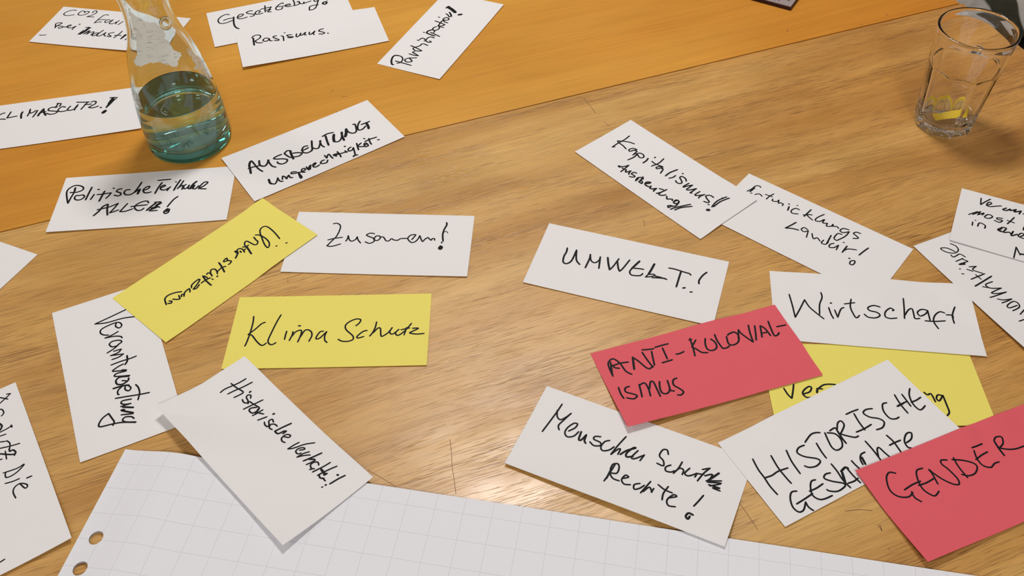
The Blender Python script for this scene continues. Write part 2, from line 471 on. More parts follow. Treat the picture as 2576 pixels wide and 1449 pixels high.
TEXT = """co2|CO2|17:-776,413 -812,418 -864,395 -904,349 -914,296 -886,263 -842,259 -787,277 -746,297;17:-619,367 -628,399 -671,418 -697,382 -698,320 -661,298 -610,311 -573,351 -559,399 -583,418 -614,410 -623,383;17:-500,391 -505,430 -477,452 -448,428 -450,377 -485,320 -534,279! -484,281 -422,286
co2|Emi|17:-229,368 -267,373 -300,350 -311,309 -327,228 -337,132;17:-315,219 -273,237 -215,249;17:-337,138 -298,161 -242,177;17:-143,252 -188,245 -196,188 -168,170 -137,209 -99,260! -111,196 -110,158 -70,153 -39,180 -25,216;17:1,259 -14,206 -8,157;17:67,242 46,177 37,145
co2|Bei|19:-892,13 -877,44 -834,59 -807,50 -822,14 -846,-34 -847,-84;19:-887,9 -858,-47 -844,-84;19:-840,-22 -799,-26 -750,-35 -747,-62 -774,-83 -800,-71;19:-750,-35 -691,-36 -658,-3 -643,21 -672,22 -688,-19 -659,-47 -609,-45 -576,-12 -555,8 -571,-33 -571,-86;23:-538,58 -530,73
co2|Industri|43:-348,-8 -363,-98 -398,-175;19:-401,-5 -359,12 -319,-3;19:-420,-192 -392,-70;19:-307,-73 -323,-114 -343,-171;19:-334,-164 -311,-101 -293,-76 -294,-109 -299,-170! -274,-122 -227,-93 -216,-107 -224,-180;19:-143,-107 -185,-124 -204,-171 -179,-194 -151,-163 -125,-93 -105,-29;19:-105,-35 -126,-104 -134,-171 -106,-188 -74,-167 -51,-114 -38,-79;19:-38,-79 -35,-144 7,-176;19:79,-61 35,-84 19,-114 52,-142 86,-164 66,-181 28,-167;19:183,-11 170,-102 147,-198;19:124,-136 168,-124 220,-121;19:271,-86 262,-148 262,-213! 277,-151 292,-82;19:347,-178 333,-224
co2|-|17:-970,-299 -925,-300 -878,-276
ges|Gesetz|21:-711,315 -747,341 -808,324 -862,272 -888,210 -879,142 -837,108 -765,111 -682,143;21:-812,187 -752,207 -680,208;26:-658,228 -675,112 -682,13 -669,-70 -634,-123;21:-601,198 -557,203 -516,238 -526,264 -571,259 -608,201 -594,152 -538,137 -471,154;21:-372,298 -417,309 -462,282 -442,245 -382,207 -361,183 -384,149 -427,151;21:-292,205 -267,242 -281,270 -320,256 -345,214 -329,178 -286,169 -237,179;21:-172,375 -187,284 -198,193;21:-251,295 -191,301 -91,306;21:-92,299 -134,248 -180,237! -150,240 -110,239! -149,203 -166,187 -115,167
ges|Gebung!|21:95,329 84,356 35,330 -24,264 -34,209 -6,183 47,191 67,236;21:-15,276 46,266 134,261;21:136,253 186,263 176,289 131,285 110,249 142,221 200,217;21:252,395 254,304 245,217;21:222,214 274,213 325,246 325,306 294,303;21:321,285 337,233 372,219 395,263! 387,221 427,235 498,252;21:544,257 551,216 581,219 616,243;21:608,239 574,146 530,43 485,2 425,-1! 447,92 507,113 580,106;30:708,145 671,145 648,109 680,81 709,114 708,145;21:731,182 732,220
ras|Rasismus.|21:-812,241 -781,287 -724,297 -687,252 -709,196 -778,147! -763,103 -725,78 -684,75;27:-794,227 -800,141 -805,47;21:-577,138 -621,172 -663,147 -665,109 -626,90 -586,121 -577,138! -577,87 -547,77;21:-469,176 -500,184 -521,158 -489,115 -450,70 -477,57 -515,79;21:-409,155 -383,137 -385,81 -390,25;21:-353,220 -339,218;21:-260,135 -300,148 -327,138 -301,97 -248,80 -278,65 -325,84;21:-188,137 -204,85 -195,59 -154,87 -128,136! -143,90 -120,80 -61,133! -82,76 -62,66;21:-6,121 -18,74 4,60 73,122! 41,67 47,37;21:198,138 150,132 126,102 164,71 196,35 167,15 117,32;21:235,13 248,5
par|Partizipation!|27:-961,264 -958,289 -888,337 -808,363 -758,355 -740,310;21:-740,310 -749,254 -796,208 -856,198 -893,209 -909,238;21:-872,283 -877,155 -883,28;21:-735,141 -774,173 -811,168 -833,125 -814,81 -784,71 -735,141! -719,102 -692,47;21:-644,191 -650,125 -638,49! -612,114 -593,164 -566,147;21:-456,267 -477,172 -512,63! -537,108 -539,162 -504,205 -463,188 -414,151 -358,146! -346,117 -362,49;21:-296,251 -297,227;21:-276,226 -230,215 -232,170 -269,127! -280,153;21:-261,139 -213,141 -169,133 -150,103 -157,55;21:-269,127 -289,76 -263,47 -250,81;21:-86,265 -84,250;27:-110,73 -95,172 -79,217 -24,218 29,174;21:-47,173 -66,100 -94,1;21:-36,128 10,136 23,171;21:117,164 72,189 23,171 25,132 79,104 138,131 137,151;21:132,112 136,58;21:245,252 233,177 210,76! 176,91 148,141 192,155 261,159 308,151! 275,110 268,58;21:137,151 247,160;21:354,256 358,238;21:369,159 330,167 316,131 341,88 379,99 389,145 369,159;21:478,195 463,159 418,111! 447,86;26:533,166 492,125 448,90;55:653,253 619,173 565,89;22:617,267 664,262 679,242;46:525,8 548,-21
klm|KLIMASCUTZ.!|21:-846,218 -817,271 -789,292 -759,301;21:-807,165 -777,169 -734,153;21:-682,305 -696,253 -716,176! -668,181 -592,189;27:-531,268 -542,210 -532,126;21:-440,307 -441,241 -458,157;21:-445,275 -425,215 -389,228 -362,260;21:-340,255 -359,188 -385,117;30:-267,270 -308,175 -321,129;27:-266,265 -255,195 -223,116;21:-315,183 -273,194 -230,201;21:-91,356 -109,288 -119,262;21:-51,335 -67,278;21:-104,354 -52,338;21:-94,267 -164,279 -202,255 -195,214 -129,187 -83,165 -104,131 -165,124 -219,159;21:12,241 -31,263 -65,227 -76,185 -44,155 12,153 48,166;21:77,248 46,189 62,157 105,158 146,186 171,259! 140,188 138,144;21:149,320 230,301 313,286;21:289,281 251,205 220,141;21:260,248 299,233 343,233;21:339,279 370,289 400,270 394,226 353,192 315,162! 358,140 401,146 438,162;27:469,124 479,118;16:674,305 628,237 583,157 541,95;52:615,280 597,233 578,181;25:581,317 649,306;30:575,182 549,110;33:530,36 546,26 521,-9 505,-8 524,26
aus|AUSBEUTUNG|30:-847,11 -822,85 -802,156 -763,214 -740,220;23:-740,220 -739,141 -736,40 -715,-39;23:-835,108 -780,106 -714,89 -691,94;26:-663,174 -691,94 -667,48 -627,47 -562,116;23:-571,123 -580,42 -575,-19 -549,-59;23:-388,123 -450,124 -499,108 -473,74 -409,35 -373,-13 -409,-52 -465,-48 -494,-5 -490,21;23:-266,123 -297,146 -352,119! -328,13 -291,1;31:-266,123 -288,51 -304,-42;23:-262,61 -207,36 -169,-7 -224,-33 -282,-13;23:-47,84 -93,95 -136,59 -148,0 -116,-38 -65,-38;23:-151,47 -108,38 -57,46;26:39,143 -3,52 -33,-16 -65,-38;23:-17,17 3,-20 49,-32 133,82;23:121,83 100,-8 112,-60;23:190,143 266,155 338,133;28:226,129 199,41 172,-61;37:324,89 291,35 262,-36;23:260,-42 306,-69 364,-34 433,71;30:426,75 397,3 375,-89;39:504,97 468,29 423,-31;23:504,105 502,19 538,-31 590,-15 642,114 620,130;23:728,139 677,96 634,32 625,-17 672,-28 735,5;23:706,66 766,62 821,61;35:773,57 760,-14 742,-64
aus|ungerechtigkeit.|30:-718,-221 -733,-288 -722,-317;22:-722,-317 -684,-338 -615,-261;22:-621,-257 -622,-327 -594,-354;22:-585,-318 -555,-263! -539,-289 -538,-339! -503,-301 -487,-291! -492,-337 -471,-360;22:-386,-287 -428,-263 -450,-283 -408,-307 -369,-313! -388,-385 -394,-431 -372,-411 -369,-328 -319,-329 -273,-312 -281,-285 -313,-290 -330,-335 -300,-357;22:-243,-276 -249,-337 -228,-345;22:-246,-332 -207,-288 -181,-278;28:-193,-284 -225,-340;22:-168,-310 -125,-290 -120,-272 -155,-283 -173,-328 -145,-348 -99,-339;22:-6,-290 -39,-288 -73,-321 -42,-344 -4,-351 28,-315;22:38,-211 35,-276! 72,-229 93,-222! 92,-281 95,-324;22:182,-273 129,-268 151,-315;22:140,-287 204,-297 298,-314;22:199,-240 198,-308 188,-360;22:285,-282 289,-323;26:323,-201 325,-209;22:379,-261 336,-275 322,-317 362,-324 398,-290! 369,-375 346,-433 313,-446;22:325,-433 374,-447;22:473,-239 447,-312 430,-368;22:520,-267 456,-303 521,-352;22:533,-315 560,-297 573,-322 530,-336 530,-367 564,-369;22:576,-332 567,-372;22:592,-207 599,-218;22:643,-243 619,-318 613,-368;22:575,-270 656,-268 733,-280;22:720,-335 737,-345
pol|Politische|21:-912,203 -832,200 -774,233 -773,279 -822,318 -889,325 -943,274 -953,208 -922,92 -891,5! -881,99 -863,209 -869,283;28:-869,283 -864,221;21:-795,134 -825,137 -836,94 -806,57 -756,57 -723,104 -746,140 -788,134;23:-670,273 -682,178 -696,46;21:-615,137 -628,83 -638,45;21:-590,225 -571,219;25:-501,181 -514,104 -529,6;21:-577,128 -512,132 -417,144! -432,96 -459,48;21:-408,228 -396,221;21:-302,205 -344,198 -355,160 -309,133 -295,98 -320,78 -371,95;21:-202,177 -245,176 -262,133 -236,91 -184,86 -140,120;23:-85,301 -107,218 -140,120! -104,161 -84,170;33:-84,170 -95,93;21:-43,143 11,171 26,209 -4,212 -39,165 -22,107 24,97 58,110
pol|Teilhabe|21:107,314 177,318 257,321;23:163,268 133,181 111,76;21:171,177 210,200 193,219 161,189 169,143 215,127 254,156;21:280,176 267,166 247,112;21:325,264 333,263;23:379,296 349,202 327,109;21:419,275 394,197 367,133;21:379,154 414,190 427,171 421,115;21:459,202 435,170 449,124 483,143 498,186! 492,130 516,116;28:578,246 541,193 516,116;21:529,126 583,109 612,162;33:559,174 550,135;21:620,105 679,155 716,208 691,224 658,203 624,127 657,101 709,95
pol|ALLE!|25:-538,-250 -491,-174 -464,-100 -415,-62;21:-517,-149 -390,-114 -294,-58! -321,-137 -361,-220! -314,-203 -266,-178;23:-411,-62 -403,-150 -378,-256;21:-183,-75 -213,-138 -245,-210! -185,-211 -103,-176;21:64,-90 44,-55 -13,-60 -76,-108 -84,-162 -43,-210 0,-209 26,-179;21:-132,-135 -58,-127 52,-122;27:66,-221 105,-160 152,-100;21:95,-225 174,-146 218,-107;21:115,-216 193,-170;21:135,-87 208,-89 160,-144 209,-182;21:104,-236 189,-235;42:124,-190 165,-178;21:393,-10 348,-66 298,-181;42:314,-232 300,-257;21:307,-215 273,-265 293,-300 325,-282 331,-228
unt|Unterstützung|18:-711,199 -740,77 -753,-39 -738,-98 -686,-105 -640,-65 -595,24 -548,125 -532,200 -564,193 -600,143 -615,65 -607,-25 -577,-70;18:-706,314 -720,319;18:-605,263 -617,265;18:-543,-56 -529,6 -527,36 -497,62 -472,55 -461,2 -452,-64 -424,-67 -396,-31 -382,14;23:-394,-2 -385,33 -355,136;18:-362,-26 -387,-3 -423,2;18:-333,32 -363,22;18:-274,-2 -291,-35 -324,-33 -337,5 -322,57;23:-300,7 -298,27;29:-265,-36 -264,10;21:-270,8 -233,33 -200,53;18:-119,15 -136,-24 -93,-17 -83,1 -121,18 -139,55 -115,70 -87,73;21:-37,-33 -18,42 13,131;18:-49,73 -9,53 59,66;18:80,93 62,64 53,14 85,-10 119,24 137,75;18:159,11 143,1 126,22 134,71;21:109,124 98,123;18:166,113 162,125;20:202,-4 223,86 229,181;18:278,71 212,71 165,85;18:191,9 186,59;18:388,45 356,12 282,0 255,12 296,41 389,79! 360,94 305,74;18:437,85 412,44 430,36 479,48 516,88;18:499,59 519,49 536,71;18:544,33 565,85! 590,69 617,30;18:492,11 543,-30 612,-55 663,-44 689,-6 710,45;18:688,43 664,64 644,46 659,23
zus|Zusammen!|17:-585,298 -543,307 -501,273 -493,207 -511,94 -553,12 -591,-64! -537,-71 -443,-28;17:-598,31 -526,59 -441,79;17:-392,18 -379,64 -380,109! -354,40 -322,21 -285,52 -275,93! -256,43 -220,-5;17:-86,150 -134,158 -174,126 -131,98 -77,70 -77,20 -121,-7 -171,16;17:-83,59 -63,110 -28,116 -10,92 -25,51 -59,40 -84,69;17:-11,97 24,98 60,44 95,41 118,76 149,57 192,54 223,80 299,88;17:350,69 383,141 375,151 327,139 303,83 349,24 390,36 419,82 433,137! 472,44 496,79 527,111! 568,67 579,92 603,93 609,68;21:715,361 719,320 699,248 690,166 705,56;10:703,202 723,218 747,189;24:693,36 692,31;27:685,-24 672,-59 691,-71 703,-43 685,-24
kap|Kapitalismus!!|19:-804,240 -791,138 -795,18 -787,-78! -772,-47;19:-651,173 -719,149 -785,101 -831,58! -796,44 -727,43 -649,26;19:-554,116 -599,100 -616,45 -587,26 -571,71 -550,112;19:-575,75 -530,92 -520,51 -510,10;19:-515,4 -502,53 -481,42 -475,-36 -485,-108! -473,-17 -485,56;19:-498,49 -481,94 -429,102 -394,72 -413,34 -453,40 -472,53;22:-343,96 -326,48 -324,-10;22:-298,164 -300,178;19:-212,234 -194,128 -213,23;19:-273,91 -224,86 -159,101 -115,116;19:-96,96 -139,90 -160,50 -136,35 -110,80 -75,79! -64,42 -50,7;22:39,206 17,100 23,16;19:99,110 100,62 81,16;23:130,196 133,202;19:253,128 214,156 160,153 158,119 203,96 237,69 229,37 191,27 162,42;19:300,124 294,38 305,26 317,64 349,131! 353,56 356,21 382,34 422,118! 423,40 423,9 441,21;19:485,109 482,36 496,20 524,50 559,109! 544,48 552,10;19:666,141 615,143 585,105 616,75 680,49 676,22 634,9;22:707,3 713,6;19:761,259 738,156 741,82 764,-1;19:795,266 768,143 774,18;19:737,209 747,213;48:766,-75 774,-67
kap|Ausbeutung!!|20:-407,-171 -432,-242 -481,-273;32:-476,-273 -455,-277;20:-405,-178 -394,-249 -384,-330;20:-425,-268 -378,-265;20:-367,-252 -343,-291 -328,-266 -316,-227! -301,-277 -284,-290;20:-240,-208 -273,-220 -273,-261 -235,-259 -209,-270 -226,-298 -254,-314;32:-164,-261 -155,-300;20:-143,-196 -108,-287;20:-148,-317 -172,-262 -152,-223 -118,-217 -123,-272! -90,-266 -68,-298 -118,-298;23:-36,-262 -12,-226 -14,-204 -45,-232 -37,-271 -5,-283 25,-274;23:36,-245 52,-282 86,-268 107,-229! 114,-276 122,-290;20:202,-153 191,-237 169,-294;20:133,-206 180,-185;20:195,-201 194,-280 235,-273 260,-230;20:285,-241 319,-272 342,-247 364,-230! 381,-249;22:408,-203 408,-257 444,-256 449,-211 413,-197 396,-224;20:449,-211 468,-282 448,-320;20:428,-319 407,-351 430,-371;20:469,-373 484,-310 562,-139;20:508,-345 530,-259 599,-154;20:433,-369 441,-313
umw|UMWELT.!|21:-716,162 -708,98 -715,35 -706,-42 -683,-75 -646,-68 -615,-3 -609,160! -589,76 -564,3 -516,-44;21:-445,141 -437,73 -445,-73;19:-437,113 -413,51 -366,31 -331,82 -331,137;21:-331,137 -302,-38;23:-251,152 -221,62 -186,-21;19:-185,-25 -160,42 -130,170;21:-137,128 -102,30 -78,-11;19:-77,-15 -51,46 -13,187;26:94,201 66,132 40,66;19:40,66 29,13 56,-27 110,-24 153,-6 169,28;19:65,78 110,88 164,93;26:258,208 246,121 231,38;17:231,38 209,-13! 258,8 298,40 282,54 238,36;19:300,31 361,31 434,20;19:280,0 344,16 416,29;19:421,195 488,197 599,183 647,179 667,161;21:557,189 555,102 554,-56;23:626,-52 644,-42;19:709,-86 728,-80;20:824,254 791,195 767,111 775,61
var|Verantw|17:-800,398 -790,280! -746,357 -701,425;17:-727,291 -680,350 -704,367 -729,309 -694,288 -614,335 -574,354;20:-519,342 -551,299 -514,298 -477,343! -474,317 -415,363! -431,310 -362,360! -377,298;17:-336,317 -298,353
var|most|17:-889,45 -805,140;17:-848,64 -775,155! -797,78;17:-788,91 -736,145 -752,99;17:-698,135 -723,76 -679,70 -642,116 -666,141 -698,135;17:-538,140 -590,124 -587,97 -535,105 -561,55 -615,65;17:-420,214 -453,127 -478,69;17:-485,130 -410,120;23:-299,101 -306,44
var|in are|17:-832,-68 -829,-130;17:-810,-26 -805,-27;17:-772,-120 -760,-51 -699,-68 -698,-121;30:-529,-39 -558,-81 -523,-94;19:-531,-22 -480,-14 -502,-98 -443,-68 -419,-93 -405,-31! -417,-118 -360,-63;17:-326,-91 -290,-37 -322,-26 -347,-92 -283,-105
var|N|17:-353,-477 -348,-287;17:-348,-287 -296,-398;26:-293,-380 -228,-366
vhl|Verhältnisse|15:884,92 829,65 770,84 750,150 787,213 844,245 872,234 845,175 767,134;15:655,91 715,112 709,172 711,212 744,210;15:645,231 649,131;15:591,115 596,234 570,176;15:647,146 595,112;20:597,199 578,168;17:539,276 538,269;15:473,305 462,288;15:521,159 496,86! 471,157 387,99;15:503,209 454,173;17:369,272 373,85;15:401,181 326,176;19:314,45 291,188 273,307;15:248,93 245,191 184,181 137,77! 135,160 125,224 94,173 72,72;15:235,241 184,181;15:72,72 76,203 82,285;15:34,230 -2,184 -27,94! -31,172 -28,230;15:-159,210 -149,113 -102,80 -60,106 -78,204 -113,212 -120,111;15:-190,73 -227,177;15:-296,259 -299,182
wir|Wirtschaft|17:-841,159 -819,-2 -804,-161! -749,-45 -687,98! -646,0 -569,-93 -514,-150;17:-551,-91 -538,46 -503,152 -509,220;17:-449,13 -434,-78 -416,-134;21:-424,79 -415,80;17:-391,-15 -371,-113! -328,1 -294,30;17:-208,151 -226,44 -206,-53 -182,-101 -147,-64;17:-283,81 -177,105;17:73,67 8,80 -50,48 -36,10 34,-8 60,-44 14,-81 -59,-80 -96,-43;17:212,47 178,67 122,10 113,-54 159,-73 227,-60;21:199,37 212,47;17:334,223 322,87 304,-57;17:313,-14 361,66 401,87 407,12 410,-46 458,-40;17:556,79 498,89 448,42 470,-6 531,34 556,79! 557,12 558,-55;17:722,63 676,74 618,18 591,-68 621,-163;17:508,-68 603,-66 708,-47;17:840,155 795,37 793,-71;17:736,39 795,37 793,-5
ant|ANTI-|19:-919,143 -914,261 -895,322 -837,349 -793,274 -776,162 -736,106;19:-886,265 -793,274 -709,262;19:-872,274 -861,237 -822,217;21:-877,315 -919,157;25:-644,304 -688,159;19:-644,304 -608,239 -572,147 -543,117 -498,136;19:-530,334 -519,223 -503,124;19:-518,364 -454,349 -404,342;19:-436,316 -458,229 -479,143;19:-383,353 -312,356 -239,355;19:-315,323 -320,250 -326,178;19:-393,147 -339,149 -284,151;19:-217,205 -176,202 -131,212
ant|KOLONIAL-|19:-2,347 -22,232 -49,127;19:-19,333 8,333;19:45,311 -30,242! 5,196 35,146 90,125;19:143,296 112,228 108,162 149,135 203,157 216,219 192,272;19:253,310 245,235 254,127! 294,121 334,135;19:358,252 338,166 377,134 444,158 480,229 461,282 404,278 376,266;19:462,194 515,300! 520,243 574,112;19:638,323 604,214 580,103;19:695,294 655,195 620,116;19:746,274 717,198 691,129;19:746,274 772,219 777,115;19:716,176 777,166;19:849,300 827,198 814,102 854,103 876,124;19:897,204 941,201 993,197
ant|ISMUS|19:-922,-7 -931,-90 -925,-151;19:-818,-28 -861,-34 -876,-81 -822,-125 -791,-161 -837,-186 -896,-154;19:-718,-35 -733,-109 -751,-187;19:-715,-43 -660,-35 -653,-115 -670,-201;19:-644,-118 -601,-41 -574,-50 -576,-128 -582,-235;19:-516,-63 -544,-138 -547,-202 -504,-222 -459,-179 -438,-75;19:-453,-155 -457,-199 -428,-215;19:-339,-76 -381,-88 -402,-146 -364,-210 -348,-254 -386,-280 -417,-270
men|Menschen|17:-806,346 -815,248 -834,111 -853,-20;17:-820,262 -792,194 -751,173 -713,222 -686,282! -721,179 -742,106 -717,62;17:-631,86 -590,143 -585,193 -620,185 -655,114 -655,52 -617,22 -566,53 -542,118;20:-520,128 -510,40 -486,43 -464,114! -457,49 -435,25;17:-334,150 -383,131 -382,98 -316,89 -304,57 -357,33 -406,56;17:-244,145 -281,113 -293,46 -263,15 -212,45 -182,97;17:-120,247 -155,124 -180,8! -141,85 -120,95 -122,34;20:-101,43 -62,106 3,165 -19,155 -53,80 -39,42 12,72;17:33,148 3,60 31,51 102,127! 85,53
men|Schutz|17:299,223 274,264 237,247 230,177 279,140 296,89 235,91;17:356,124 321,86 333,48 379,54 406,81;17:440,198 429,120 404,51;17:410,68 439,125 477,120 480,71;17:522,162 497,93 536,81 600,139! 591,92;17:688,237 652,162 624,64;17:590,134 656,150;17:630,196 688,237;24:776,218 706,101;17:695,96 819,151;17:709,88 826,126 741,59;17:727,67 830,71 767,49 837,45;17:670,142 728,182 709,88
men|Rechte!|17:-107,-71 -118,-171 -135,-286;17:-128,-146 -126,-86 -86,-61 -60,-100 -62,-160 -113,-184 -73,-226 -13,-228;20:-123,-159 -125,-250;17:9,-188 50,-154 18,-146 3,-206 40,-242 93,-225;17:166,-176 124,-210 140,-256 178,-230 208,-179;17:246,-116 225,-193 204,-271;17:220,-249 255,-179 293,-222;17:288,-224 295,-176;17:406,-102 389,-192 400,-262;17:318,-120 386,-148 458,-153;17:444,-219 505,-175 474,-168 440,-244 468,-297 527,-284;17:717,-62 695,-139 672,-209;21:692,-302 652,-299 639,-340 664,-360 671,-326
his|HISTORISCHE|17:-850,193 -874,82 -878,-8 -888,-105 -883,-203;17:-680,145 -703,16 -706,-99 -703,-170;17:-873,-16 -802,-25 -729,-17 -628,-30;17:-521,124 -554,7 -569,-129;17:-343,90 -404,93 -449,58 -418,-7 -337,-75 -327,-116 -389,-136 -453,-118 -482,-85;17:-316,111 -222,149 -167,145 -131,126;17:-231,53 -249,-38 -256,-113;17:-92,103 -119,22 -135,-52 -113,-94 -49,-87 -9,-26 -15,49 -72,92;19:28,86 12,-1 7,-76;17:-38,98 19,103 36,82;17:36,82 84,131 127,133 121,85 62,44 25,27! 67,-19 120,-66 157,-70;17:220,170 290,168 356,161;17:290,141 265,46 253,-48;17:169,-29 252,-35 346,-30;17:480,104 419,124 371,104 392,41 453,-12 470,-66 415,-105 350,-98;17:646,92 601,96 553,31 546,-56 587,-89 630,-89;17:778,127 748,16 735,-94;17:843,97 830,25 817,-48;23:707,12 781,12;17:760,16 830,11;17:958,113 896,55 853,-41 862,-122 938,-108;17:854,-15 911,-20 973,-14
his|Geschichte|17:-712,-256 -757,-243 -807,-284 -844,-364 -831,-427 -780,-432 -714,-379! -724,-429 -708,-482;17:-795,-357 -703,-351 -606,-342;17:-491,-244 -532,-239 -579,-282 -616,-353 -597,-409 -551,-433 -467,-439;17:-613,-310 -540,-315 -460,-307;17:-328,-251 -377,-242 -412,-270 -370,-327 -299,-388 -305,-419 -392,-429 -453,-396 -469,-370;17:-258,-183 -263,-268 -279,-364 -273,-454;23:-233,-285 -174,-270 -157,-290;26:-232,-297 -277,-388;17:-165,-286 -168,-367 -162,-457;17:-261,-409 -201,-418 -150,-411;17:-75,-243 -75,-288 -67,-369;17:93,-230 44,-233 4,-271 -13,-322;24:30,-261 10,-328;17:175,-143 174,-244 160,-362;17:162,-334 209,-263 239,-255 246,-319 254,-374;17:388,-188 397,-270 379,-391;17:340,-281 397,-282 463,-288;17:492,-334 560,-324 604,-276 558,-262 491,-309 470,-370 491,-398
yel|Ver|18:-876,-71 -851,-142 -821,-189! -799,-118 -773,-22;18:-699,-134 -638,-110 -610,-62 -630,-45 -679,-81 -707,-129 -678,-175 -622,-175;24:-556,-79 -568,-115;18:-556,-79 -499,-31 -449,-16 -373,-18;18:-559,-68 -508,-73
yel|ng|18:453,-104 478,-133 514,-121 530,-214;18:620,-144 576,-133 551,-174 570,-203 621,-138! 625,-254 625,-334 595,-374
gen|GENDER|16:-708,327 -758,354 -816,314 -859,209 -829,130 -749,91 -684,113;16:-737,161 -641,177 -549,179;16:-691,122 -702,64 -674,9;16:-450,278 -514,278 -557,213 -581,112 -556,39 -523,11 -464,35;16:-592,151 -511,146 -418,157;23:-405,242 -398,218;16:-400,233 -410,168 -425,97;16:-398,218 -352,116 -299,44 -252,25 -228,79 -240,184 -261,248 -241,282 -190,264;16:-120,262 -137,170 -139,49;16:-144,250 -61,210 8,154 17,106 -44,60 -115,60 -164,95;16:105,281 155,279 220,280;16:103,251 73,171 74,97 124,54 184,73 233,71;16:58,170 138,188 210,195;19:342,256 330,181 324,107;16:342,264 385,289 433,268 399,210 335,187! 406,142 475,121 559,116 687,107
hvh|Historische|16:-776,333 -783,260 -801,186 -817,112 -811,61;16:-698,352 -714,261 -737,167 -746,103;16:-831,197 -747,207 -667,224 -656,193 -669,122;21:-616,266 -617,279;16:-549,230 -575,252 -599,235 -585,207 -541,196 -525,176 -552,156 -592,165;16:-447,303 -465,215 -486,108;16:-511,176 -524,199 -471,210 -399,227;17:-416,210 -446,165 -433,137 -386,143 -377,193 -390,221;24:-390,221 -364,165;16:-362,126 -353,176 -349,235;16:-342,187 -303,212;16:-253,215 -267,174 -281,132;21:-237,275 -232,286;16:-156,223 -192,234 -199,201 -161,176 -151,150 -189,148 -217,162;16:-90,220 -127,217 -151,187 -125,156 -89,163;19:-24,333 -43,252 -55,169;19:-55,169 -8,173 4,229 20,246! 24,206;16:60,191 101,218 90,244 55,222 60,169 97,148 131,157
hvh|Verhalten!|16:219,251 214,195 216,131! 244,175 275,272 325,352;16:302,199 326,237 303,243 280,205 291,166 330,162 342,189;16:382,252 362,202 357,134! 383,188 419,235;19:474,324 458,244 435,151;22:456,200 487,232;16:503,234 498,188 488,145;16:571,222 536,234 514,204 518,169 554,153 576,168;16:554,134 564,150;16:621,313 615,240 594,136;16:698,330 676,250 654,147;27:628,208 685,202;24:692,191 698,215;17:661,160 690,147 723,168;16:728,160 750,161;17:832,320 816,253 804,170;22:777,275 784,278;19:786,134 787,141;16:781,99 783,105
ver|Verantwortung|17:-728,260 -689,62 -661,-99! -624,16 -612,176 -573,314;17:-578,107 -533,91 -492,120 -516,151 -562,140 -582,99 -574,8 -551,-54 -504,-66 -463,-37 -443,4;17:-447,103 -426,37 -416,-35! -400,51 -369,112 -341,125;17:-273,83 -285,111 -317,99 -337,32 -312,-8 -264,11 -257,63 -273,83! -234,32 -203,-47;17:-196,17 -192,91! -158,55 -151,-21! -117,100! -96,53 -93,-17;17:-29,212 -25,146 -30,59 -25,-37;20:-77,129 -11,121 31,92;17:17,77 28,24 59,-37 81,6 109,88;24:91,52 109,88;17:120,86 111,-7 137,-29 164,27 192,108;20:200,98 172,17 199,-26 250,-22 273,25 252,80 222,94;17:226,29 244,64;22:288,-66 295,22 311,78;17:307,70 354,92 383,66 351,37 318,43;17:295,22 331,-27 373,-38 389,-28;17:420,-67 446,38 474,143 496,245;17:337,142 387,159 458,158 535,128;17:497,71 481,-10 507,-27 535,6 549,58! 543,-37;23:558,-19 607,69;22:595,-13 594,-38 670,57;17:681,56 645,-50;17:742,53 710,34 689,-20 714,-49 750,-23 791,61;17:796,60 740,-54 716,-148 699,-252 665,-263 607,-221 575,-158! 648,-137 699,-125 735,-143
lef|Schutz|14:-909,411 -882,367 -844,296;14:-926,302 -895,333 -853,373;14:-923,377 -909,411;14:-771,280 -748,299 -702,299 -680,272;14:-506,330 -495,279 -491,205;19:-514,326 -490,326;19:-594,240 -552,249 -515,223;14:-437,259 -445,207;14:-254,344 -273,264 -306,164;14:-356,247 -307,266 -233,245;14:-355,235 -379,186;18:-169,288 -146,270;17:-250,247 -216,245 -214,274 -169,288 -168,252 -239,161;14:-241,209 -144,199;14:-175,140 -168,163
lef|Die|14:4,318 15,256 -6,138;14:10,323 44,273 67,209 62,152 26,148 0,160;14:141,248 136,187 120,127;17:174,307 177,348;14:195,238 273,266 265,291 237,286 199,243 207,194 253,166 330,171
lef|mark|14:902,-92 895,-52
ent|Entwicklungs|16:-790,350 -815,362 -849,334 -858,263 -880,193;21:-841,298 -850,206;16:-831,190 -818,194;16:-779,200 -745,238 -699,222;16:-614,343 -632,276 -637,210;16:-686,275 -602,289;16:-578,257 -566,225 -520,251 -515,286! -492,233 -475,256 -442,252 -439,224;20:-369,259 -351,193;19:-395,296 -386,296;16:-307,333 -300,335;16:-251,283 -295,278 -317,219 -290,180 -229,209;19:-147,366 -157,217;16:-98,294 -143,258 -54,220;16:-176,232 -135,265;16:6,387 -31,288 -25,233 23,252 41,306;16:50,313 58,250 103,276! 116,228 165,267 159,301! 165,267 209,292 239,278;16:339,328 280,310 268,253 310,248 356,303! 354,205 312,86! 271,101 269,195 312,210;16:467,353 420,345 406,305 447,290 480,268 437,230
ent|Landär!|19:-179,70 -201,-7 -228,-88! -168,-49 -98,-26;16:-19,42 -69,50 -79,3 -37,-11 -7,32! 26,-77;16:46,17 97,-48 122,-9 171,-37;16:196,2 197,-54 243,-45 250,8;19:226,122 248,-32;16:308,26 283,-13 295,-60 338,-35 361,31! 375,-52;16:381,104 391,107;20:440,75 443,-44;16:440,-28 468,41 546,85;18:636,195 619,116 605,30;19:541,-86 550,-82;16:604,-81 576,-113 587,-159 617,-153 620,-104 604,-81
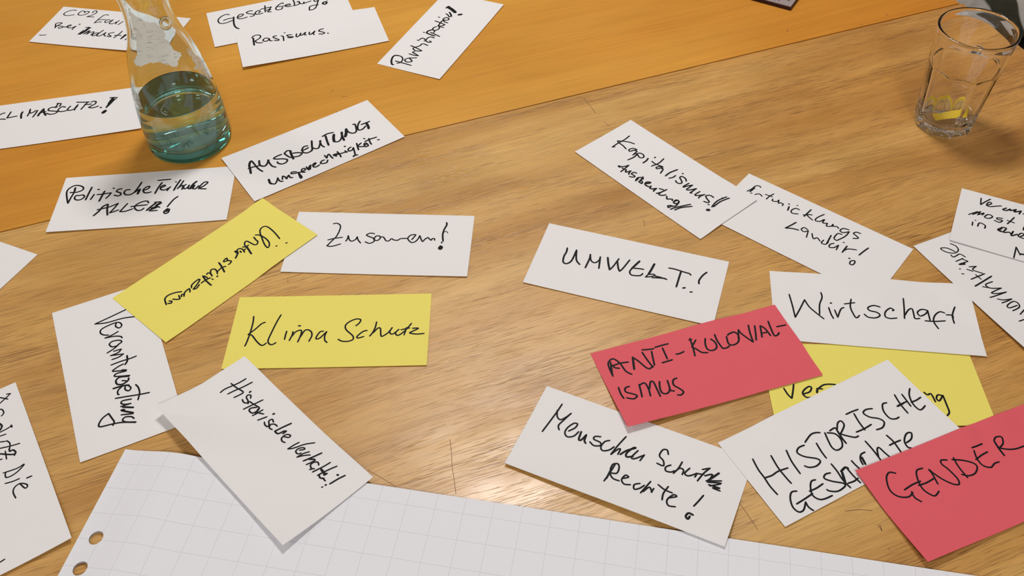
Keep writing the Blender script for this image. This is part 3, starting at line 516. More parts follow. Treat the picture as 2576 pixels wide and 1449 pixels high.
kli|Klima|17:-826,208 -818,116 -823,-26 -835,-145 -845,-194;17:-691,123 -727,103 -776,34 -839,-40! -799,-51 -740,-127 -693,-177 -661,-188 -632,-159;17:-541,224 -569,130 -600,-11 -619,-120 -604,-165 -571,-182 -534,-156;17:-446,-4 -451,-54 -452,-114;20:-334,67 -316,65;17:-381,-11 -382,-56 -401,-130;17:-383,-76 -354,-17 -304,7 -291,-28 -300,-98 -312,-152;17:-291,-78 -264,-4 -231,10 -193,-16 -178,-71 -198,-145;17:-67,-14 -101,-23 -130,-92 -122,-117 -90,-103 -58,-59 -32,-20! -44,-74 -37,-134 -10,-166
kli|Schutz|17:262,53 293,88 304,134 256,145 191,111 154,61 168,0 242,-81 251,-131 204,-155 144,-153 99,-127;17:384,-15 343,-29 292,-88 299,-115 358,-96;17:473,99 465,23 444,-47 419,-91;17:452,-47 492,12 519,11 527,-39 536,-94 562,-90 612,-41 641,18;17:618,-21 628,-62 659,-67 712,-9;17:681,-53 691,-83 721,-84 778,-26 837,69;17:735,-14 822,8;17:791,14 771,-85;17:853,2 914,1 841,-47 830,-62 896,-77 975,-71"""

NXG, NYG, THK = 60, 30, 0.0003
GRID = {}
def node_z(key, i, j):
    if (key, i, j) not in GRID: GRID[key, i, j] = sheet_z(CARDS, key, (i / NXG - .5) * CW, (j / NYG - .5) * CH)
    return GRID[key, i, j]
def surf_z(key, u, v):
    """height of the built card mesh at (u, v)"""
    a, b = (u / CW + .5) * NXG, (v / CH + .5) * NYG
    i, j = min(NXG - 1, max(0, int(a))), min(NYG - 1, max(0, int(b)))
    s, t = a - i, b - j
    return (node_z(key, i, j) * (1 - s) + node_z(key, i + 1, j) * s) * (1 - t) + (node_z(key, i, j + 1) * (1 - s) + node_z(key, i + 1, j + 1) * s) * t
card_obj = {}
for key, c in CARDS.items():
    if key == 'pad': continue
    name = {'white': 'white_card', 'yellow': 'yellow_card', 'red': 'red_card'}[c['col']]
    verts, faces = [], []
    rnd = random.Random(key)
    for lay in (1, 0):
        for j in range(NYG + 1):
            for i in range(NXG + 1):
                u, v = (i / NXG - .5) * CW, (j / NYG - .5) * CH
                verts.append((u, v, node_z(key, i, j) + THK * lay))
    W1 = NXG + 1; off = W1 * (NYG + 1)
    for j in range(NYG):
        for i in range(NXG):
            a = j * W1 + i
            faces.append((a, a + 1, a + 1 + W1, a + W1))
            faces.append((off + a, off + a + W1, off + a + 1 + W1, off + a + 1))
    rim = [i for i in range(W1)] + [j * W1 + NXG for j in range(1, NYG + 1)] + [NYG * W1 + i for i in range(NXG - 1, -1, -1)] + [j * W1 for j in range(NYG - 1, 0, -1)]
    for a, b in zip(rim, rim[1:] + rim[:1]):
        faces.append((a, off + a, off + b, b))
    o = mesh_obj(name, verts, faces, CARDM[c['col']], None, False, (c['x'], c['y'], 0), c['th'])
    tag(o, LABELS[key], 'card', {'white': 'white cards on the tables', 'yellow': 'yellow cards on the tables', 'red': 'red cards on the tables'}[c['col']])
    card_obj[key] = o

for line in TEXT.split('\n'):
    key, word, data = line.split('|')
    verts, faces = [], []
    zf = lambda u, v: surf_z(key, u, v) + THK + 0.00009
    for si, st in enumerate(data.split(';')):
        w, pts = st.split(':'); w = int(w) * 1e-4
        runs, cur = [], []
        for tok in pts.split():
            sharp = tok[-1] == '!'
            a, b = tok.rstrip('!').split(',')
            cur.append((int(a) * 1e-4, int(b) * 1e-4))
            if sharp: runs.append(cur); cur = [cur[-1]]
        runs.append(cur)
        for r in runs:
            if len(r) < 2: continue
            path = [p for p in smooth_path(r)]
            path = [(min(CW / 2 - .001, max(-CW / 2 + .001, p[0])), min(CH / 2 - .001, max(-CH / 2 + .001, p[1]))) for p in path]
            ribbon(path, w, zf, verts, faces, 0.000004 * si)
    o = mesh_obj('handwriting', verts, faces, INK, card_obj[key])
    o['label'] = ('black marker writing ' + word) if word != 'mark' else 'black marker stroke'

# ------------------------------------------------------------------ squared paper pad
def pad_mat():
    m, nt, b = new_mat('squared_paper')
    uv = N(nt, 'ShaderNodeUVMap', uv_map='UVMap')
    sp = N(nt, 'ShaderNodeSeparateXYZ'); nt.links.new(uv.outputs[0], sp.inputs[0])
    line = None
    for ax, off in (('X', 0.0206), ('Y', 0.0153)):
        a = math_n(nt, 'SUBTRACT', sp.outputs[ax], off)
        d = math_n(nt, 'PINGPONG', a, 0.02535 / 2)
        l = math_n(nt, 'LESS_THAN', d, 0.00020)
        line = l if line is None else math_n(nt, 'MAXIMUM', line, l)
    tc = N(nt, 'ShaderNodeTexCoord')
    f = stretched_noise(nt, tc.outputs['Object'], (350, 350, 350), 3, 0.6)
    base = mixc(nt, f, (0.765, 0.770, 0.815), (0.79, 0.795, 0.84))
    col = mixc(nt, math_n(nt, 'MULTIPLY', line, 0.48), base, (0.42, 0.41, 0.50))
    nt.links.new(col, b.inputs['Base Color'])
    b.inputs['Roughness'].default_value = 0.7; b.inputs['Specular IOR Level'].default_value = 0.25
    return m
PADM = pad_mat()
PAPERB = plain('paper_edge', (0.45, 0.45, 0.45), 0.8, 0.2)
pc = CARDS['pad']
PW, PH, HR = 0.99, 0.34, 0.0066
def pad_sheet(name, zoff, thick, mat, parent, inset=0.0):
    holes = [(0.0164, -0.0894 - 0.0286 * k) for k in range(-0, 8)]
    # columns fine near the bent left margin
    bm = bmesh.new()
    xs = [0.0, 0.004, 0.0085]
    x = 0.0206
    xs = [0.0, 0.0045, 0.0164 - HR, 0.0164 + HR]
    while x < PW: 
        x += 0.0084 if x < 0.11 else 0.03
        if x > 0.0235: xs.append(min(x, PW))
    hy = sorted({y for h in holes for y in (h[1] - HR, h[1] + HR)} | {-0.02 * k for k in range(0, 18) if -0.02 * k > -PH} | {-PH}, reverse=True)
    ys = [hy[0]]
    for y in hy[1:]:
        if ys[-1] - y > 0.0012 or any(abs(y - (h[1] + s * HR)) < 1e-9 for h in holes for s in (-1, 1)): ys.append(y)
    ys = [y for i, y in enumerate(ys) if any(abs(y - (h[1] + s * HR)) < 1e-9 for h in holes for s in (-1, 1)) or y in (0.0, -PH) or
          all(not (h[1] - HR - 1e-9 < y < h[1] + HR + 1e-9) for h in holes)]
    cache = {}
    def V(x, y, lay):
        k = (round(x, 6), round(y, 6), lay)
        if k not in cache:
            cache[k] = bm.verts.new((x, y, max(0.0002, pad_z(x, y) - 0.0002 + zoff - lay * thick + 0.0006 * noise.noise(Vector((x * 9, y * 9, 3))) * min(1, x / 0.1))))
        return cache[k]
    for j in range(len(ys) - 1):
        y1, y0 = ys[j], ys[j + 1]
        for i in range(len(xs) - 1):
            x0, x1 = xs[i], xs[i + 1]
            h = next((h for h in holes if abs((y0 + y1) / 2 - h[1]) < HR * 0.9 and x0 < h[0] < x1 and abs((y1 - y0) - 2 * HR) < 1e-6), None)
            for lay in (0, 1):
                if h:
                    n = 24; ring, sq = [], []
                    for k in range(n):
                        a = 2 * math.pi * k / n
                        ca, sa = math.cos(a), math.sin(a)
                        ring.append(V(h[0] + ca * HR * 0.98, h[1] + sa * HR * 0.98, lay))
                    cor = [V(x1, y1, lay), V(x0, y1, lay), V(x0, y0, lay), V(x1, y0, lay)]
                    for q in range(4):
                        fan = [cor[q]] + [ring[(q * 6 + k) % n] for k in range(0, 7)]
                        for k in range(1, 7):
                            tri = (fan[0], fan[k + 1], fan[k])
                            bm.faces.new(tri if lay == 0 else tri[::-1])
                        e = (cor[q], cor[(q + 1) % 4], ring[((q + 1) * 6) % n])
                        bm.faces.new(e if lay == 0 else e[::-1])
                    if lay == 0: rr = ring
                    else:
                        for k in range(n): bm.faces.new((rr[k], rr[(k + 1) % n], ring[(k + 1) % n], ring[k]))
                else:
                    q = (V(x0, y0, lay), V(x1, y0, lay), V(x1, y1, lay), V(x0, y1, lay))
                    bm.faces.new(q if lay == 0 else q[::-1])
    for line in ([(x, 0.0) for x in xs], [(PW, y) for y in ys], [(x, -PH) for x in xs[::-1]], [(0.0, y) for y in ys[::-1]]):
        for a, b in zip(line, line[1:]):
            bm.faces.new((V(*a, 0), V(*b, 0), V(*b, 1), V(*a, 1)))
    uvl = bm.loops.layers.uv.new('UVMap')
    for fc in bm.faces:
        for l in fc.loops: l[uvl].uv = (l.vert.co.x, -l.vert.co.y)
    bmesh.ops.recalc_face_normals(bm, faces=bm.faces)
    return bm_obj(name, bm, mat, parent)
pad = empty('squared_paper_pad', (pc['x'], pc['y'], 0), pc['th'])
tag(pad, 'large white squared flipchart paper pad with punched holes, nearest on the oak table', 'paper pad')
pad_sheet('sheet', 0.0, 0.0004, PADM, pad)
pad_sheet('lower_sheets', -0.00075, 0.0026, PAPERB, pad)


# ------------------------------------------------------------------ scratches in the table tops
SCR = [['oak', 4.7, [[-0.0619, 0.4912], [-0.06, 0.4762], [-0.0592, 0.4621], [-0.0574, 0.4506], [-0.0551, 0.4336]]], ['oak', 4.5, [[-0.1362, 0.4611], [-0.1246, 0.4533], [-0.11, 0.4432]]], ['oak', 7.0, [[0.101, 1.0158], [0.1092, 0.9961], [0.1139, 0.9833]]], ['oak', 4.5, [[0.1231, 0.9653], [0.1297, 0.9548]]], ['oak', 5.9, [[0.1526, 0.7817], [0.1525, 0.7702]]], ['oak', 4.9, [[-0.2432, 0.7045], [-0.2424, 0.6985]]], ['oak', 4.9, [[0.1939, 0.4171], [0.1983, 0.4083], [0.2057, 0.3899]]], ['oak', 6.5, [[0.2849, 0.4058], [0.2964, 0.4067], [0.3084, 0.4057]]], ['oak', 6.4, [[0.3096, 0.392], [0.3104, 0.3889], [0.3112, 0.3859], [0.3112, 0.392]]], ['oak', 4.7, [[0.3121, 0.3703], [0.3129, 0.3673]]], ['pine', 11.5, [[-0.2218, 1.0019], [-0.2213, 0.9973]]], ['pine', 7.6, [[-0.2188, 1.034], [-0.2113, 1.0351]]], ['pine', 6.1, [[-0.2307, 1.0516], [-0.2342, 1.0446]]], ['pine', 10.0, [[0.5503, 1.198], [0.5519, 1.1937]]], ['pine', 9.9, [[0.5072, 1.1729], [0.5084, 1.1704]]], ['pine', 10.0, [[0.4012, 1.1636], [0.3994, 1.1593]]]]
for tb, w, pts in SCR:
    par = oak if tb == 'oak' else pine
    verts, faces = [], []
    ribbon(smooth_path(pts), w * 1e-4, lambda x, y: 0.00003, verts, faces)
    M = (Matrix.Translation(par.location) @ Matrix.Rotation(par.rotation_euler.z, 4, 'Z')).inverted()
    verts = [M @ Vector(v) for v in verts]
    mesh_obj('scratch', verts, faces, SCRATCH, par)

# ------------------------------------------------------------------ carafe and tumbler
PROF = [(0.000, .0490), (.003, .0512), (.020, .0515), (.045, .0510), (.067, .0492), (.085, .0470), (.106, .0436), (.129, .0388), (.146, .0335), (.163, .0287), (.180, .0267), (.195, .0268), (.210, .0285), (.225, .0315), (.236, .0338)]
def rad(z):
    """smooth outer radius of the carafe at height z"""
    P = PROF
    for i in range(len(P) - 1):
        if P[i][0] <= z <= P[i + 1][0]:
            z0, r0 = P[i]; z1, r1 = P[i + 1]
            m0 = (r1 - P[max(0, i - 1)][1]) / (z1 - P[max(0, i - 1)][0] or 1)
            k = min(len(P) - 1, i + 2); m1 = (P[k][1] - r0) / (P[k][0] - z0)
            t = (z - z0) / (z1 - z0); h = z1 - z0
            return (2 * t**3 - 3 * t**2 + 1) * r0 + (t**3 - 2 * t**2 + t) * h * m0 + (-2 * t**3 + 3 * t**2) * r1 + (t**3 - t**2) * h * m1
    return P[-1][1]
CGLASS = glass_mat('green_tinted_glass', 1.5, (0.12, 0.80, 0.76), 30.0)
TGLASS = glass_mat('clear_glass', 1.5, (0.75, 0.9, 0.85), 2.5)
WATER = glass_mat('water', 1.333, (0.45, 0.86, 0.85), 4.0)
ZT = 0.0004
car = empty('water_carafe', (-0.401, 0.953, ZT))
tag(car, 'clear glass carafe with torn label remnants, half full of water, on the orange table', 'carafe')
zs = [0.003 + 0.233 * k / 70 for k in range(71)]
outer = [(0, 0.0022), (0.030, 0.0012), (0.042, 0.0), (0.0475, 0.0002), (0.0500, 0.0012)] + [(rad(z), z) for z in zs]
TW = 0.0026
inner = [(rad(z) - TW, z) for z in reversed(zs) if z > 0.020]
rim = [(rad(0.236) - 0.0004, 0.2372), (rad(0.236) - 0.0013, 0.2378), (rad(0.236) - 0.0022, 0.2372)]
floor_in = [(0.0482, 0.0175), (0.0460, 0.0145), (0.040, 0.0135), (0.028, 0.0145), (0.014, 0.0158), (0, 0.0162)]
v, f = lathe(outer + rim + inner + floor_in, 128)
mesh_obj('glass_body', v, f, CGLASS, car, True)
# torn paper left from the label, in angle/height coordinates on the glass
LABS = [[[-1.8942, 0.1972], [-1.6672, 0.1902], [-1.3583, 0.1829], [-1.046, 0.18], [-0.8073, 0.1703], [-0.8087, 0.1645], [-0.9037, 0.16], [-0.7914, 0.1545], [-0.7681, 0.1436], [-0.5856, 0.1385], [-0.6272, 0.1349], [-0.7351, 0.134], [-0.8842, 0.1271], [-1.058, 0.1303], [-1.2057, 0.1338], [-1.3217, 0.1373], [-1.5417, 0.1375], [-1.6603, 0.1368], [-1.921, 0.1326], [-2.1319, 0.1315], [-2.2015, 0.1355], [-2.0414, 0.1438], [-2.008, 0.1615], [-2.0129, 0.1729], [-2.014, 0.183]], [[-0.2784, 0.1382], [-0.1542, 0.1331], [-0.0806, 0.124], [0.1202, 0.1152], [0.178, 0.0997], [0.1693, 0.086], [-0.0151, 0.0833], [-0.1042, 0.0914], [-0.1585, 0.1031], [-0.2845, 0.1108], [-0.4177, 0.1135], [-0.4167, 0.1167], [-0.2929, 0.1167], [-0.333, 0.1272], [-0.3646, 0.134]], [[-2.5523, 0.106], [-2.4481, 0.0973], [-2.2178, 0.094], [-2.2283, 0.0845], [-2.1766, 0.0774], [-2.3021, 0.0741], [-2.5067, 0.075], [-2.7025, 0.0829], [-2.7995, 0.0916]]]
LABEL_M, nt, b = new_mat('torn_label_paper')
tc = N(nt, 'ShaderNodeTexCoord')
s1 = stretched_noise(nt, tc.outputs['Object'], (90, 90, 420), 4, 0.7, 1.2)
s2 = stretched_noise(nt, tc.outputs['Object'], (60, 60, 60), 2, 0.5)
dk = math_n(nt, 'MULTIPLY', ramp(nt, s1, [(0.54, 0.0), (0.64, 1.0)]), ramp(nt, s2, [(0.42, 0.0), (0.55, 1.0)]))
nt.links.new(mixc(nt, math_n(nt, 'MULTIPLY', dk, 0.6), (0.93, 0.96, 0.94), (0.20, 0.22, 0.22)), b.inputs['Base Color'])
b.inputs['Roughness'].default_value = 0.7
def translucent(nt, b, k):
    # thin paper lets part of the light through
    t = nt.nodes.new('ShaderNodeBsdfTranslucent'); mx = nt.nodes.new('ShaderNodeMixShader'); mx.inputs[0].default_value = k
    o = nt.nodes['Material Output']
    nt.links.new(b.outputs[0], mx.inputs[1]); nt.links.new(t.outputs[0], mx.inputs[2]); nt.links.new(mx.outputs[0], o.inputs['Surface'])
    src = b.inputs['Base Color']
    if src.links: nt.links.new(src.links[0].from_socket, t.inputs['Color'])
    else: t.inputs['Color'].default_value = src.default_value
translucent(nt, b, 0.2)
HAZE_M, nt, b = new_mat('glue_residue')
tc = N(nt, 'ShaderNodeTexCoord')
s1 = stretched_noise(nt, tc.outputs['Object'], (70, 70, 110), 4, 0.7, 0.8)
b.inputs['Base Color'].default_value = (0.62, 0.64, 0.64, 1)
b.inputs['Roughness'].default_value = 0.6
nt.links.new(ramp(nt, s1, [(0.36, 0.12), (0.60, 0.85)]), b.inputs['Alpha'])
def inside(p, poly):
    r = False
    for (x1, y1), (x2, y2) in zip(poly, poly[1:] + poly[:1]):
        if (y1 > p[1]) != (y2 > p[1]) and p[0] < (x2 - x1) * (p[1] - y1) / (y2 - y1) + x1: r = not r
    return r
for li, poly in enumerate(LABS):
    da, dz = 0.016, 0.0006
    a0, a1 = min(p[0] for p in poly), max(p[0] for p in poly)
    z0, z1 = min(p[1] for p in poly), max(p[1] for p in poly)
    verts, faces, idx = [], [], {}
    na, nz = int((a1 - a0) / da) + 2, int((z1 - z0) / dz) + 2
    def VV(i, j):
        if (i, j) not in idx:
            a, z = a0 + i * da, z0 + j * dz
            idx[i, j] = len(verts); r = rad(z) + 0.00015
            verts.append((r * math.cos(a), r * math.sin(a), z))
        return idx[i, j]
    for i in range(na):
        for j in range(nz):
            a, z = a0 + (i + .5) * da, z0 + (j + .5) * dz
            w = noise.noise(Vector((a * 9, z * 300, li))) * 0.0016
            w2 = noise.noise(Vector((a * 14, z * 500, li + 5))) * 0.03
            if inside((a + w2, z + w), poly): faces.append((VV(i, j), VV(i + 1, j), VV(i + 1, j + 1), VV(i, j + 1)))
    o = mesh_obj('label_remnant', verts, faces, LABEL_M if li == 0 else HAZE_M, car, True)
    if li: o['label'] = 'whitish glue residue'
# small pressed seal standing proud of the neck
sa, sz = -0.62, 0.1745
cs = Vector((math.cos(sa), math.sin(sa), 0)) * (rad(sz) + 0.0002) + Vector((0, 0, sz))
bm = bmesh.new()
nn = Vector((math.cos(sa), math.sin(sa), 0.35)).normalized(); tt = Vector((-math.sin(sa), math.cos(sa), 0)); uu = nn.cross(tt)
rows = []
for k in range(28):
    a = 2 * math.pi * k / 28
    rows.append([bm.verts.new(cs + (tt * math.cos(a) + uu * math.sin(a)) * (0.0058 + 0.0020 * math.cos(b_)) + nn * 0.0006 * math.sin(b_)) for b_ in [2 * math.pi * q / 8 for q in range(8)]])
for k in range(28):
    A, B = rows[k], rows[(k + 1) % 28]
    for q in range(8): bm.faces.new((A[q], B[q], B[(q + 1) % 8], A[(q + 1) % 8]))
bmesh.ops.recalc_face_normals(bm, faces=bm.faces)
bm_obj('pressed_seal', bm, CGLASS, car, True)
# water: fills the inside, its skin sits just inside the glass wall
WL = 0.0700
wz = [0.0185 + (WL - 0.0185) * k / 24 for k in range(25)]
EPS = 0.0004   # the water overlaps the glass a hair so that no air film shows
wp = [(0, 0.0158), (0.014, 0.0154), (0.028, 0.0141), (0.040, 0.0131), (0.0462, 0.0141), (0.0485, 0.0171)] + [(rad(z) - TW + EPS, z) for z in wz] + [(rad(WL) - TW - 0.001, WL - 0.0004), (rad(WL) - TW - 0.004, WL - 0.0007), (0, WL - 0.0007)]
v, f = lathe(wp, 128)
wo = mesh_obj('water', v, f, WATER, None, True, (-0.401, 0.953, ZT))
tag(wo, 'still water filling the lower part of the carafe', 'water')

# tumbler with nine flat facets below a round upper band
tum = empty('tumbler', (0.5475, 0.9435, ZT), 0.13)
tag(tum, 'empty clear glass tumbler with faceted lower wall holding lemon pieces, near the table end', 'glass')
NF = 9
def facet(r, z, a):
    if z > 0.0935 or r < 0.028: return r
    t = ((a + math.pi / NF) % (2 * math.pi / NF)) - math.pi / NF
    flat = min(r * math.cos(math.pi / NF) / math.cos(t), r - 0.0004)
    arch = 0.0895 - 0.0040 * (abs(t) / (math.pi / NF)) ** 2
    k = min(1, max(0, (arch - z) / 0.0022))
    return r + (flat - r) * k
HT = 0.134
def ro(z): return 0.0355 + (0.0452 - 0.0355) * (z / HT) ** 0.92
tz = [0.004, 0.012, 0.022, 0.034, 0.046, 0.056, 0.064, 0.068, 0.070, 0.072, 0.074, 0.076, 0.078, 0.079, 0.080, 0.081, 0.082, 0.083, 0.084, 0.085, 0.086, 0.087, 0.088, 0.089, 0.090, 0.091, 0.093, 0.1, 0.11, 0.12, 0.128]
outer = [(0, 0.0035), (0.026, 0.0025), (0.0300, 0.0), (0.0335, 0.0003), (0.0352, 0.0018)] + [(ro(z), z) for z in tz]
rim = [(0.0456, 0.1315), (0.0457, 0.1335), (0.0449, 0.1350), (0.0435, 0.1352), (0.0424, 0.1342), (0.0420, 0.1325)]
inn = [(ro(z) - (0.0026 if z > 0.093 else 0.0026 + 0.0022 * min(1, (0.093 - z) / 0.045)), z) for z in reversed(tz) if z > 0.013]
v, f = lathe(outer + rim + inn + [(0.0285, 0.0130), (0.026, 0.0112), (0.018, 0.0106), (0, 0.0104)], 144, facet)
to = mesh_obj('glass_body', v, f, TGLASS, tum, True)

RIND = plain('lemon_rind', (0.95, 0.66, 0.02), 0.45, 0.4, nscale=400, var=0.1)
FLESH, nt, b = new_mat('lemon_flesh')
tc = N(nt, 'ShaderNodeTexCoord')
s1 = stretched_noise(nt, tc.outputs['Object'], (300, 300, 120), 3, 0.6)
nt.links.new(ramp(nt, s1, [(0.35, (0.80, 0.52, 0.16)), (0.65, (0.86, 0.62, 0.28))]), b.inputs['Base Color'])
b.inputs['Roughness'].default_value = 0.3; b.inputs['Subsurface Weight'].default_value = 0.3; b.inputs['Subsurface Radius'].default_value = (.01, .006, .002)
PITH = plain('lemon_pith', (0.88, 0.72, 0.30), 0.6)
def lemon(label, loc, up, out, R=0.021, thick=0.009, span=2.6, stretch=1.0, nseg=4):
    """a slice whose rind bulges along 'up' and whose cut face looks along 'out'"""
    e = empty('lemon_slice', loc)
    X = Vector(up).normalized(); Z = (Vector(out) - X * X.dot(Vector(out))).normalized(); Y = Z.cross(X)
    e.rotation_euler = Matrix((X, Y, Z)).transposed().to_euler(); e.scale = (stretch, 1, 1)
    tag(e, label, 'lemon slice', 'lemon pieces in the tumbler')
    def arc(r0, r1, th, name, m, squash=1.0):
        bm = bmesh.new(); n = 22; rows = []
        for k in range(n + 1):
            a = -span / 2 + span * k / n
            rows.append([bm.verts.new((r * math.cos(a), r * math.sin(a), z)) for r, z in ((r0, -th / 2), (r1 * .985, -th / 2), (r1, -th / 4), (r1, th / 4), (r1 * .985, th / 2), (r0, th / 2))])
        for A, B in zip(rows, rows[1:]):
            for q in range(6): bm.faces.new((A[q], A[(q + 1) % 6], B[(q + 1) % 6], B[q]))
        bm.faces.new(rows[0]); bm.faces.new(rows[-1][::-1])
        bmesh.ops.recalc_face_normals(bm, faces=bm.faces)
        return bm_obj(name, bm, m, e, False)
    arc(R - 0.0014, R, thick, 'rind', RIND)
    arc(R - 0.0024, R - 0.0015, thick * 0.97, 'pith', PITH)
    for s in range(nseg):
        bm = bmesh.new(); a0 = -span / 2 + span * (s + 0.06) / nseg; a1 = -span / 2 + span * (s + 0.94) / nseg
        rows = []
        for r in (0.0015, R * 0.45, R * 0.7, R - 0.0027):
            rows.append([[bm.verts.new((r * math.cos(a0 + (a1 - a0) * k / 4), r * math.sin(a0 + (a1 - a0) * k / 4), z)) for k in range(5)] for z in (-thick * .46, thick * .46)])
        for A, B in zip(rows, rows[1:]):
            for lay in (0, 1):
                for k in range(4): bm.faces.new((A[lay][k], A[lay][k + 1], B[lay][k + 1], B[lay][k]))
            for k in (0, 4): bm.faces.new((A[0][k], A[1][k], B[1][k], B[0][k]))
        for A in (rows[0], rows[-1]):
            for k in range(4): bm.faces.new((A[0][k], A[0][k + 1], A[1][k + 1], A[1][k]))
        bmesh.ops.recalc_face_normals(bm, faces=bm.faces)
        bm_obj('segment', bm, FLESH, e, True)
    return e
TX, TY = 0.5475, 0.9435
CV = (-0.5, -0.85, 0.25)
lemon('taller upright lemon piece leaning in the tumbler, left of the other upright one', (TX - 0.004, TY + 0.002, 0.0190), (-0.05, 0.30, 1), CV, 0.0104, 0.005, 3.3, 1.75, 2)
lemon('upright lemon piece leaning in the tumbler, right of the taller one', (TX + 0.0145, TY - 0.001, 0.0185), (0.10, 0.30, 1), CV, 0.0090, 0.005, 3.3, 1.85, 2)
lemon('flat lemon piece lying at the bottom front of the tumbler', (TX + 0.001, TY - 0.0075, 0.0165), (-0.12, -0.62, 0.72), (-0.10, 0.72, 0.65), 0.0195, 0.0095, 2.9, 0.50, 3)
lemon('small lemon sliver against the left wall of the tumbler', (TX - 0.0215, TY + 0.004, 0.0270), (0.15, 0.20, 1), CV, 0.0060, 0.003, 3.0, 1.7, 1)


# ------------------------------------------------------------------ booklet, person, chair
# booklet corner at the far edge of the picture
bk = empty('booklet', (0.4157, 1.2133, 0.0004), math.atan2(1.2348 - 1.2133, 0.3815 - 0.4157))
tag(bk, 'dark-edged grey booklet with a white label on the orange table, only its corner in view', 'booklet')
GREY = plain('grey_cover', (0.33, 0.27, 0.27), 0.5, 0.4, nscale=200)
DARK = plain('dark_cover_edge', (0.035, 0.008, 0.010), 0.5, 0.3)
box_obj('block', (0, -0.150, 0.0), (0.21, 0, 0.0050), DARK, bk, 0.0004)
box_obj('cover', (0.0006, -0.1494, 0.0051), (0.2094, -0.0006, 0.0061), GREY, bk, 0.0002)
box_obj('label_border', (0.008, -0.14, 0.00612), (0.16, -0.0145, 0.00625), DARK, bk)
lb = box_obj('paper_label', (0.0095, -0.1385, 0.00627), (0.1585, -0.016, 0.0064), WHITE, bk)
lb['label'] = 'white paper label'
vv, ff = [], []
for p0, p1 in (((0.021, -0.0085), (0.024, -0.0095)), ((0.0265, -0.0065), (0.031, -0.008))):
    ribbon([p0, ((p0[0] + p1[0]) / 2, (p0[1] + p1[1]) / 2), p1], 0.0016, lambda x, y: 0.00615, vv, ff)
mesh_obj('ink_mark', vv, ff, DARK, bk)

# person at the end of the tables
F = Vector((-S[0], -S[1], 0)); L = Vector((NN[0], NN[1], 0)) * -1     # facing, near-camera side
P0 = Vector((0.985, 1.42, 0))
def at(f_, l_, z): return P0 + F * f_ + L * l_ + Vector((0, 0, z))
def skin(name, nodes, edges, mat, parent, sub=2):
    """nodes: list of (pos, radius or (rx, ry)); grown with a Skin modifier"""
    me = bpy.data.meshes.new(name)
    me.from_pydata([tuple(p - parent.location) for p, r in nodes], edges, [])
    me.materials.append(mat)
    o = bpy.data.objects.new(name, me); COL.objects.link(o); o.parent = parent
    sk = o.modifiers.new('skin', 'SKIN'); sk.use_smooth_shade = True
    for i, (p, r) in enumerate(nodes):
        d = me.skin_vertices[0].data[i]
        d.radius = r if isinstance(r, tuple) else (r, r)
        d.use_root = (i == 0)
    s = o.modifiers.new('sub', 'SUBSURF'); s.levels = sub; s.render_levels = sub
    return o
person = empty('person', P0 + Vector((0, 0, FLOOR)))
tag(person, 'seated person in white and dark grey shirt and black trousers at the table end', 'person')
SKINM = plain('skin', (0.55, 0.32, 0.22), 0.5, 0.4)
BLACK = plain('black_cloth', (0.004, 0.004, 0.005), 0.9, 0.1)
HAIR = plain('dark_hair', (0.03, 0.018, 0.012), 0.6, 0.3)
SHIRT, nt, b = new_mat('patterned_shirt')
tc = N(nt, 'ShaderNodeTexCoord')
mp = N(nt, 'ShaderNodeMapping'); mp.inputs['Rotation'].default_value = (0.3, 0.5, 0.75)
nt.links.new(tc.outputs['Object'], mp.inputs['Vector'])
wv = N(nt, 'ShaderNodeTexWave', _Scale=5.5, _Distortion=2.5, _Detail=1.0, _Detail_Scale=1.5); wv.bands_direction = 'X'
nt.links.new(mp.outputs[0], wv.inputs['Vector'])
nt.links.new(ramp(nt, wv.outputs['Fac'], [(0.42, (0.085, 0.085, 0.06)), (0.54, (0.95, 0.93, 0.91))]), b.inputs['Base Color'])
b.inputs['Roughness'].default_value = 0.9
wf = stretched_noise(nt, tc.outputs['Object'], (9, 14, 9), 3, 0.5, 0.6)
bp = N(nt, 'ShaderNodeBump', _Strength=1.0, _Distance=0.02); nt.links.new(wf, bp.inputs['Height']); nt.links.new(bp.outputs[0], b.inputs['Normal'])
